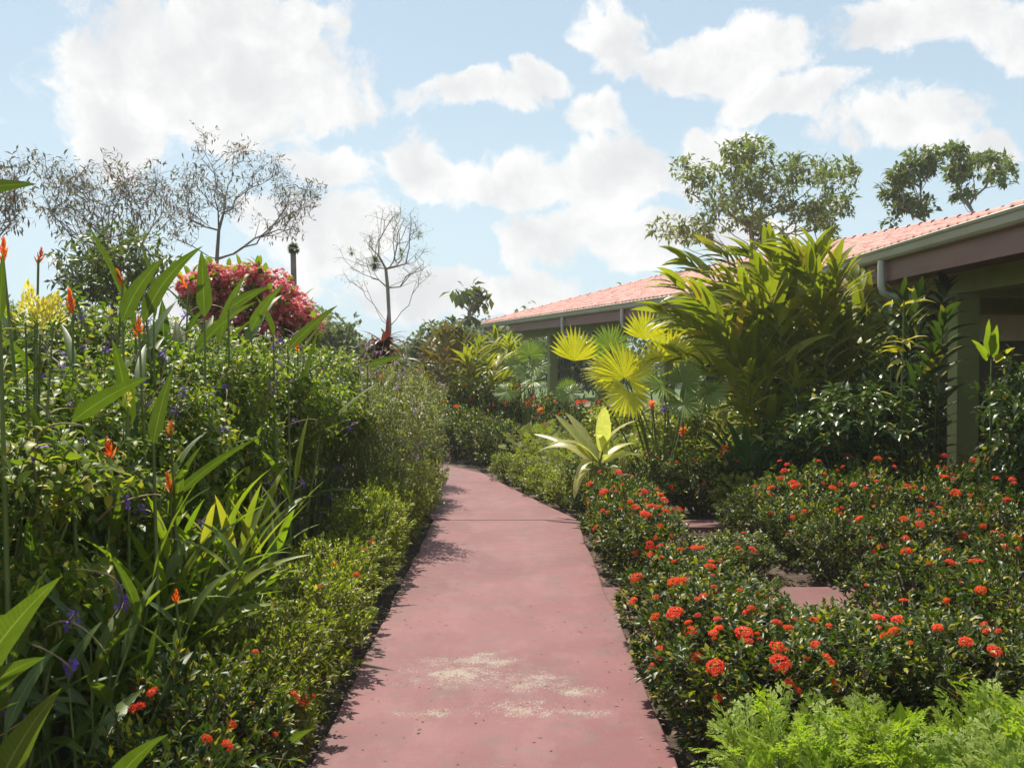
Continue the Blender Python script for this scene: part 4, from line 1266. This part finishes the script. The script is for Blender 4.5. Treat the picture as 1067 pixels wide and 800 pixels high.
# ------------------------------------------------------------------ fan palms
def fan_leaf(mat, seed, Rr=.5, spread=4.4, n_=26, cup=.35):
    r = np.random.RandomState(seed)
    th = np.linspace(-spread / 2, spread / 2, n_) + r.normal(0, .015, n_)
    # local: leaf grows along +Y, normal +Z
    d = np.stack([np.sin(th), np.cos(th), cup * (1 - np.cos(th)) * .5 - .1 + 0 * th], 1)
    L = Rr * (1 - .22 * (np.abs(th) / (spread / 2)) ** 2) * r.uniform(.93, 1.05, n_)
    wseg = 2 * .64 * Rr * math.tan(spread / n_ / 2) * 1.06
    b_ = MB()
    b_.blades(np.tile((0, 0, 0.), (n_, 1)), d, L, wseg, droop=.35 * r.uniform(.4, 1.4, n_), fold=.55, S=6, prof='seg')
    return b_.mesh('frond', mat)


FY = [fan_leaf(M['fanY'], i, .50, [2.5, 3.0, 3.5][i], [17, 20, 23][i], .5) for i in range(3)]
FG = [fan_leaf(M['fanG'], 5 + i, .50, 5.0, 30) for i in range(3)]


def fan_palm(label, base, fronds, group=None):
    base = np.array(base, float)
    t = thing('fan_palm', label, 'palm', base, 0, 1, group)
    for i, (px, py, D, ddir, up, s, kind) in enumerate(fronds):
        hub = pt(px, py, D) - base
        Y = Vector(ddir).normalized(); Z = Vector(up); X = Y.cross(Z).normalized(); Z = X.cross(Y)
        Mt = Matrix((X, Y, Z)).transposed()
        lib = FY if kind == 'y' else FG
        o = obj('frond', lib[i % 3], t, hub, Mt.to_euler(), s)
        # petiole hangs below the hub; a part of the frond, in the frond's frame
        inv = Mt.inverted()
        root = inv @ Vector(np.array((0, 0, 0)) - hub) / s
        mid = root * .45 + inv @ Vector((0, 0, .16))
        obj('petiole', (MB().tube([root, mid, (0, 0, 0)], [.013 / s, .010 / s, .006 / s], 6), M['stem']), o)
    return t


fan_palm('fan palm with glowing yellow-green pleated fronds right of the roof posts', (gx(690, 11.3), 11.3, GZ), [
    (598, 376, 11.0, (.1, -.15, .95), (.3, -1, .25), .80, 'y'),
    (650, 394, 10.9, (-.35, -.2, .75), (.1, -.8, .5), .90, 'y'),
    (655, 396, 11.0, (.55, -.2, .65), (0, -.9, .5), .78, 'y'),
    (672, 354, 11.2, (.05, -.2, .9), (.1, -.9, .3), .74, 'y'),
    (696, 376, 11.0, (-.1, -.2, .9), (-.1, -.8, .5), .80, 'y'),
    (702, 372, 11.2, (.75, -.2, .4), (-.1, -.7, .7), .85, 'y'),
    (640, 388, 11.1, (-.9, -.3, .05), (0, -.7, .8), .80, 'y'),
    (738, 348, 11.3, (.2, -.1, .9), (-.2, -.8, .3), .72, 'y'),
    (655, 408, 10.8, (-.45, -.4, -.7), (0, -.9, .3), .70, 'y'),
    (725, 372, 11.2, (.5, -.2, .7), (0, -.8, .6), .75, 'y')])
fan_palm('fan palm with duller grey-green fronds under the yellow ones', (gx(712, 10.9), 10.9, GZ), [
    (636, 362, 11.6, (-.1, -.2, .7), (.1, -.9, .4), .6, 'g'),
    (690, 402, 10.7, (-.6, -.4, .15), (.1, -.6, .8), .58, 'g'), (712, 398, 10.8, (.3, -.4, .5), (0, -.8, .6), .58, 'g'),
    (712, 420, 10.6, (.3, -.6, -.5), (.1, -.8, .5), .52, 'g'), (738, 408, 10.9, (.8, -.3, .0), (0, -.7, .7), .52, 'g')])
fan_palm('distant dull fan palm between the far posts', (gx(548, 17), 17, GZ), [
    (546, 388, 16.8, (-.7, -.2, .2), (0, -.7, .7), .52, 'g'), (552, 370, 17, (.1, -.2, .9), (0, -.9, .3), .6, 'g'), (556, 366, 17.2, (.6, -.2, .5), (0, -.8, .5), .55, 'g'),
    (528, 408, 16.5, (-.6, -.4, -.3), (0, -.7, .7), .52, 'g'), (558, 382, 16.8, (.7, -.4, .0), (0, -.7, .7), .55, 'g'), (540, 380, 17, (-.8, -.2, .4), (0, -.8, .6), .5, 'g'),
    (556, 398, 16.6, (.1, -.7, -.1), (0, -.7, .7), .5, 'g')])
fan_palm('small dull fan palm seedling in front of the dark wall', (gx(592, 16), 16, GZ), [
    (590, 412, 15.8, (-.6, -.3, .3), (0, -.7, .7), .5, 'g'), (594, 410, 15.8, (.6, -.3, .3), (0, -.7, .7), .5, 'g'), (592, 406, 16, (0, -.2, .9), (0, -.9, .2), .45, 'g')])

# ------------------------------------------------------------------ pale arching plant beside the bend
AD = 10.15
ab = np.array((gx(612, AD), AD, GZ))
leafs = [((628, 470), (632, 421), .155, .2, 0.1, -.1), ((618, 480), (551, 478), .10, 1.6, .5, .2), ((622, 480), (572, 463), .12, 1.3, .3, -.2), ((618, 478), (578, 432), .12, .25, .5, .1),
         ((622, 478), (590, 430), .11, .3, .3, .3), ((625, 478), (664, 438), .11, 1.1, -.4, -.1), ((628, 482), (664, 462), .09, 1.0, -.2, .2), ((628, 484), (668, 474), .09, 1.0, -.5, .1),
         ((622, 486), (600, 500), .10, 1.9, .3, -.35), ((615, 488), (598, 520), .10, 1.6, .4, -.35), ((632, 488), (650, 512), .10, 1.7, -.3, -.35), ((628, 485), (676, 486), .08, 1.6, -.2, .3),
         ((620, 484), (556, 452), .08, .5, .6, .5), ((630, 480), (640, 455), .08, 1.8, 0, -.4)]
t = thing('arching_leaf_plant', 'pale green plant with long broad arching ribbed leaves beside the path bend', 'plant', ab)
sb = MB()
for (a_, b_, W, bend, roll, dy) in leafs:
    A, B = pt(*a_, AD) - ab, pt(*b_, AD + dy) - ab
    m_ = MB(); leaf_between(m_, A, B, W, bend, .30, 'paddle', 12, roll, .04)
    obj('leaf', (m_, M['pale']), t)
    sb.tube([(0, 0, 0), A * .6, A], [.016, .012, .008], 6, False)
obj('stem', (sb, M['stem']), t)


# ------------------------------------------------------------------ ginger with pinnate arching canes
def canes(mat, seed, specs, leafL, leafW, fold=.3):
    """specs: list of (base, mid, tip) points; blades in two ranks along the upper part of each cane"""
    r = np.random.RandomState(seed); fb, sb = MB(), MB()
    for (b0, m1, t1) in specs:
        b0, m1, t1 = [np.array(q, float) for q in (b0, m1, t1)]
        tt = np.linspace(0, 1, 14)
        bez = lambda t: b0 * ((1 - t) ** 2)[:, None] + m1 * (2 * t * (1 - t))[:, None] + t1 * (t ** 2)[:, None]
        sb.tube(bez(tt), np.linspace(.011, .003, 14), 6, False)
        Lc = np.linalg.norm(m1 - b0) + np.linalg.norm(t1 - m1)
        n_ = int(Lc * .80 / .075)
        t = np.linspace(.20, 1.0, n_)
        P_ = bez(t); tg = nrm(np.gradient(P_, axis=0))
        side = nrm(np.cross(tg, nrm(np.array((r.normal(0, .35), 1., r.normal(0, .25))))))
        sg = np.where(np.arange(n_) % 2, 1., -1.)[:, None]
        f = (t - .2) / .8
        open_ = (.85 - .5 * f)[:, None]
        d = nrm(side * sg * open_ + tg * (.55 + .6 * f)[:, None] + np.array((0, 0, .22)) + r.normal(0, .07, (n_, 3)))
        LL = leafL * (.65 + .5 * np.sin(np.pi * np.clip(f * .85 + .12, 0, 1))) * r.uniform(.85, 1.12, n_)
        fb.blades(P_, d, LL, leafW * r.uniform(.85, 1.15, n_), droop=r.uniform(.5, 1.2, n_), fold=fold, S=6, prof='lance', roll=r.normal(0, .45, n_), wave=.1)
    return fb.mesh('foliage', mat), sb.mesh('canes', M['stem'])


def ginger(label, bpx, D, tips, mat, seed, leafL=.36, leafW=.062, spread=.35, group=None, dy=.5):
    r = np.random.RandomState(seed); base = np.array((gx(bpx, D), D, GZ)); specs = []
    for (px, py) in tips:
        dd = r.uniform(-dy, dy)
        tip = pt(px, py, D + dd) - base
        b0 = np.array((r.uniform(-spread, spread), r.uniform(-spread, spread) * .7, 0))
        m1 = np.array((b0[0] * .5 + tip[0] * .36, b0[1] * .5 + tip[1] * .4, tip[2] * .80))
        specs.append((b0, m1, tip))
    f_, s_ = canes(mat, seed, specs, leafL, leafW)
    t = thing('ginger_clump', label, 'plant', base, 0, 1, group); obj('foliage', f_, t); obj('canes', s_, t); return t


ginger('big ginger clump whose arching canes fan left in front of the roof', 862, 11.4,
       [(700, 295), (715, 272), (690, 325), (745, 262), (775, 262), (705, 350), (760, 290), (730, 312), (790, 285), (800, 262), (740, 345), (810, 300), (718, 335), (780, 320), (705, 372)], M['ginger'], 11, .54, .108, group='tall green ginger clumps by the building')
ginger('big ginger clump of upright canes below the roof valley', 885, 11.5,
       [(820, 255), (850, 262), (835, 285), (870, 275), (890, 290), (868, 300), (905, 310), (850, 320), (880, 340), (815, 325), (915, 340), (840, 360), (895, 365)], M['ginger'], 12, .52, .105, group='tall green ginger clumps by the building')
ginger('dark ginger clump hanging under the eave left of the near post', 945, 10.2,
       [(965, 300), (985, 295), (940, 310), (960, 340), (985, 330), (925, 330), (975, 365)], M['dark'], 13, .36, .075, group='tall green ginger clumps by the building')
ginger('lower ginger clump between the fan palms and the near building wing', 800, 11.2,
       [(760, 390), (780, 385), (800, 395), (830, 395), (850, 390), (745, 410), (870, 405), (770, 420), (820, 420), (860, 430), (730, 420)], M['ginger'], 14, .34, .06, group='tall green ginger clumps by the building')
ginger('bronze tipped ginger clump left of the far roof end', 470, 19,
       [(446, 358), (456, 350), (468, 346), (480, 350), (450, 372), (492, 356), (440, 385)], M['gingerb'], 15, .50, .085, group='ginger clumps beyond the path bend', spread=.6)
ginger('dark green ginger clump beyond the path bend', 495, 18.6,
       [(485, 372), (500, 360), (515, 362), (525, 372), (475, 385), (508, 380), (530, 392), (462, 395)], M['ginger'], 16, .48, .085, group='ginger clumps beyond the path bend', spread=.6)
ginger('green ginger clump under the far corner of the eave', 525, 21,
       [(515, 352), (530, 356), (545, 368), (505, 370), (522, 375)], M['ginger'], 17, .5, .085, group='ginger clumps beyond the path bend', spread=.6)

# strap-leaved clump
r = np.random.RandomState(9)
t = thing('strap_leaf_clump', 'dark green strap leaved clump below the tall ginger', 'plant', (gx(780, 10.9), 10.9, GZ))
n_ = 34; aa = r.uniform(0, 6.28, n_); e = r.uniform(.75, 1.45, n_)
b = MB().blades(np.stack([np.cos(aa) * .08, np.sin(aa) * .08, np.full(n_, .3)], 1), np.stack([np.cos(aa) * np.cos(e), np.sin(aa) * np.cos(e), np.sin(e)], 1), r.uniform(.7, 1.0, n_), .095, droop=r.uniform(.3, 1.0, n_), fold=.35, S=8, prof='strap')
obj('foliage', (b, M['strap']), t)
obj('stem', (MB().tube([(0, 0, 0), (0, 0, .2), (0, 0, .38)], [.06, .07, .05], 8), M['stem']), t)
# upright broad leaf in the lower right
leafy('broad_leaf_shoot', 'upright rounded broad leaf among the bright feathery plants', 'plant', (gx(935, 3.7), 3.75, GZ),
      [(pt(938, 775, 3.7), pt(941, 718, 3.65), .062, .3, .2), (pt(945, 780, 3.7), pt(967, 742, 3.6), .05, .6, -.6)], M['helic'])
leafy('broad_leaf_shoot', 'dull backlit leaf leaning onto the path from the left hedge', 'plant', (gx(305, 3.55), 3.7, GZ),
      [(pt(296, 785, 3.6), pt(331, 758, 3.5), .06, .6, .4), (pt(300, 790, 3.6), pt(288, 752, 3.6), .05, .5, .3)], M['helic'])

# broad glossy shrubs by the near post
GL = [twiggy(M['dark'], 130 + i, 330, .62, 2.0, .3, .22, .16, .055, 6, wood='stem', nstem=20, bump=.3, p=2.3, inner=.5, droop=.9, stem_r=.01, S=4, prof='lance', upw=.3) for i in range(2)]
GR = twiggy(M['ginger'], 140, 260, .55, 1.2, .2, .18, .12, .05, 6, wood='stem', nstem=14, bump=.3, p=2.3, inner=.5, droop=.8, stem_r=.008, S=3, upw=.4)
for i, (px, D, s, h, lab) in enumerate((
        (893, 9.9, .9, 1.5, 'glossy dark broad leaved shrub left of the near building post'),
        (930, 10.7, .8, 1.75, 'glossy dark broad leaved shrub under the downspout of the near eave'),
        (865, 10.3, .9, 1.35, 'glossy dark broad leaved shrub below the upright ginger canes'),
        (1082, 8.6, .70, 1.75, 'glossy broad leaved shrub right of the near building post'),
        (1125, 8.2, .8, 1.85, 'glossy broad leaved shrub cut by the right photo edge'),
        (1010, 13.2, .9, 1.3, 'dark shrub in the shade inside the corridor edge behind the post'))):
    f_, s_ = GL[i % 2]
    plant('glossy_shrub', lab, 'shrub', gx(px, D), D, (('foliage', f_), ('stems', s_)), (s, s, h / 2.0), group='glossy shrubs by the near post', seed=200 + i)
for i, (px, D, s, lab) in enumerate(((1040, 9.9, .62, 'light green leafy plant at the foot of the near post'), (1075, 9.6, .66, 'light green leafy plant at the right edge below the glossy shrub'),
                                     (700, 12.4, .9, 'leafy green plant under the fan palm fronds'), (745, 12.2, .95, 'leafy green plant between the fan palm and the ginger'),
                                     (640, 13.8, .85, 'leafy green plant behind the pale arching plant'))):
    plant('leafy_plant', lab, 'plant', gx(px, D), D, (('foliage', GR[0]), ('stems', GR[1])), s, seed=220 + i, group='mid-height leafy plants near the building')
# yellow and green croton leaves near the post
t = thing('croton_shoot', 'croton shoot with upright yellow-green leaves right of the near post', 'plant', (gx(1033, 8.7), 8.7, GZ))
b = MB(); v = pt(1033, 374, 8.7) - np.array(t.location)
for k_, (a_, b__) in enumerate((((1030, 372), (1024, 332)), ((1036, 374), (1046, 338)), ((1028, 376), (1012, 354)), ((1038, 378), (1058, 362)), ((1033, 370), (1035, 344)))):
    leaf_between(b, pt(*a_, 8.7) - np.array(t.location), pt(*b__, 8.6 - .03 * k_) - np.array(t.location), .085, .7, .3, 'lance', 8, .3 * (k_ - 2), .15)
obj('foliage', (b, M['blade']), t); obj('stem', (MB().tube([(0, 0, 0), v * .5, v], [.014, .01, .008], 6), M['stem']), t)
t = thing('croton_shoot', 'sunlit yellow leaves under the downspout of the near eave', 'plant', (gx(942, 9.6), 9.6, GZ))
b = MB(); v = pt(942, 312, 9.6) - np.array(t.location)
r = np.random.RandomState(8); n_ = 16; aa = r.uniform(0, 6.28, n_); zz = r.uniform(.72, 1.0, n_)
b.blades(v[None] * zz[:, None] + r.normal(0, .05, (n_, 3)), np.stack([np.cos(aa), np.sin(aa), r.uniform(-.2, .9, n_)], 1), r.uniform(.14, .26, n_), r.uniform(.04, .075, n_), droop=r.uniform(.4, 1.5, n_), fold=.35, S=6, prof='lance', roll=r.normal(0, .5, n_), wave=.15)
obj('foliage', (b, M['yleaf']), t); obj('stem', (MB().tube([(0, 0, 0), v * .5 + (0, .05, 0), v], [.014, .01, .008], 6), M['stem']), t)

# red cordyline
cq = np.array((gx(400, 13.5), 13.5, GZ)); t = thing('red_cordyline', 'dark red cordyline with drooping leaves behind the left bed', 'plant', cq)
top = pt(400, 356, 13.5) - cq; n_ = 60; r = np.random.RandomState(2)
aa = r.uniform(0, 6.28, n_); e = r.uniform(-.2, 1.3, n_)
b = MB().blades(top * np.linspace(.86, 1, n_)[:, None], np.stack([np.cos(aa) * np.cos(e), np.sin(aa) * np.cos(e), np.sin(e)], 1), r.uniform(.3, .5, n_), .08, droop=r.uniform(.8, 2.2, n_), fold=.3, S=6, prof='lance')
leaf_between(b, pt(402, 366, 13.5) - cq, pt(408, 326, 13.4) - cq, .09, .2, .4)
obj('foliage', (b, M['cordy']), t); obj('trunk', (MB().tube([(0, 0, 0), top * .5, top], [.03, .026, .02], 8), M['wood']), t)
# small flowers among the centre bed
for i, (px, py, D, mt, lab) in enumerate(((679, 421, 11.0, 'orange', 'orange blossom left of the violet one under the fan palm'), (693, 426, 11.0, 'purple', 'violet blossom under the fan palm'), (712, 449, 10.9, 'orange', 'orange blossom before the strap leaved clump'),
                                    (755, 468, 10.6, 'orange', 'orange blossom low in the feathery plants'), (563, 428, 15.8, 'orange', 'orange blossom among the distant red ixora'))):
    q = pt(px, py, D); t = thing('garden_flower', lab, 'flower', (q[0], D, GZ), group='single blossoms of the centre bed')
    v = q - np.array((q[0], D, GZ)); r = np.random.RandomState(i)
    obj('stem', (MB().tube([(0, 0, 0), v * .5 + (.02, 0, 0), v], .005, 5), M['stem']), t)
    n_ = 26; dd = nrm(rand_dirs(n_, r) + (0, 0, .5)); obj('flower', (MB().blades(dd * .01 + v, dd, .06, .03, droop=.5, S=3), M[mt]), t)
    n_ = 16; aa = np.arange(n_) * 2.4; obj('foliage', (MB().blades(v[None] * np.linspace(.3, .9, n_)[:, None], np.stack([np.cos(aa), np.sin(aa), .5 + 0 * aa], 1), .12, .035, droop=.7, S=4), M['shrub']), t)
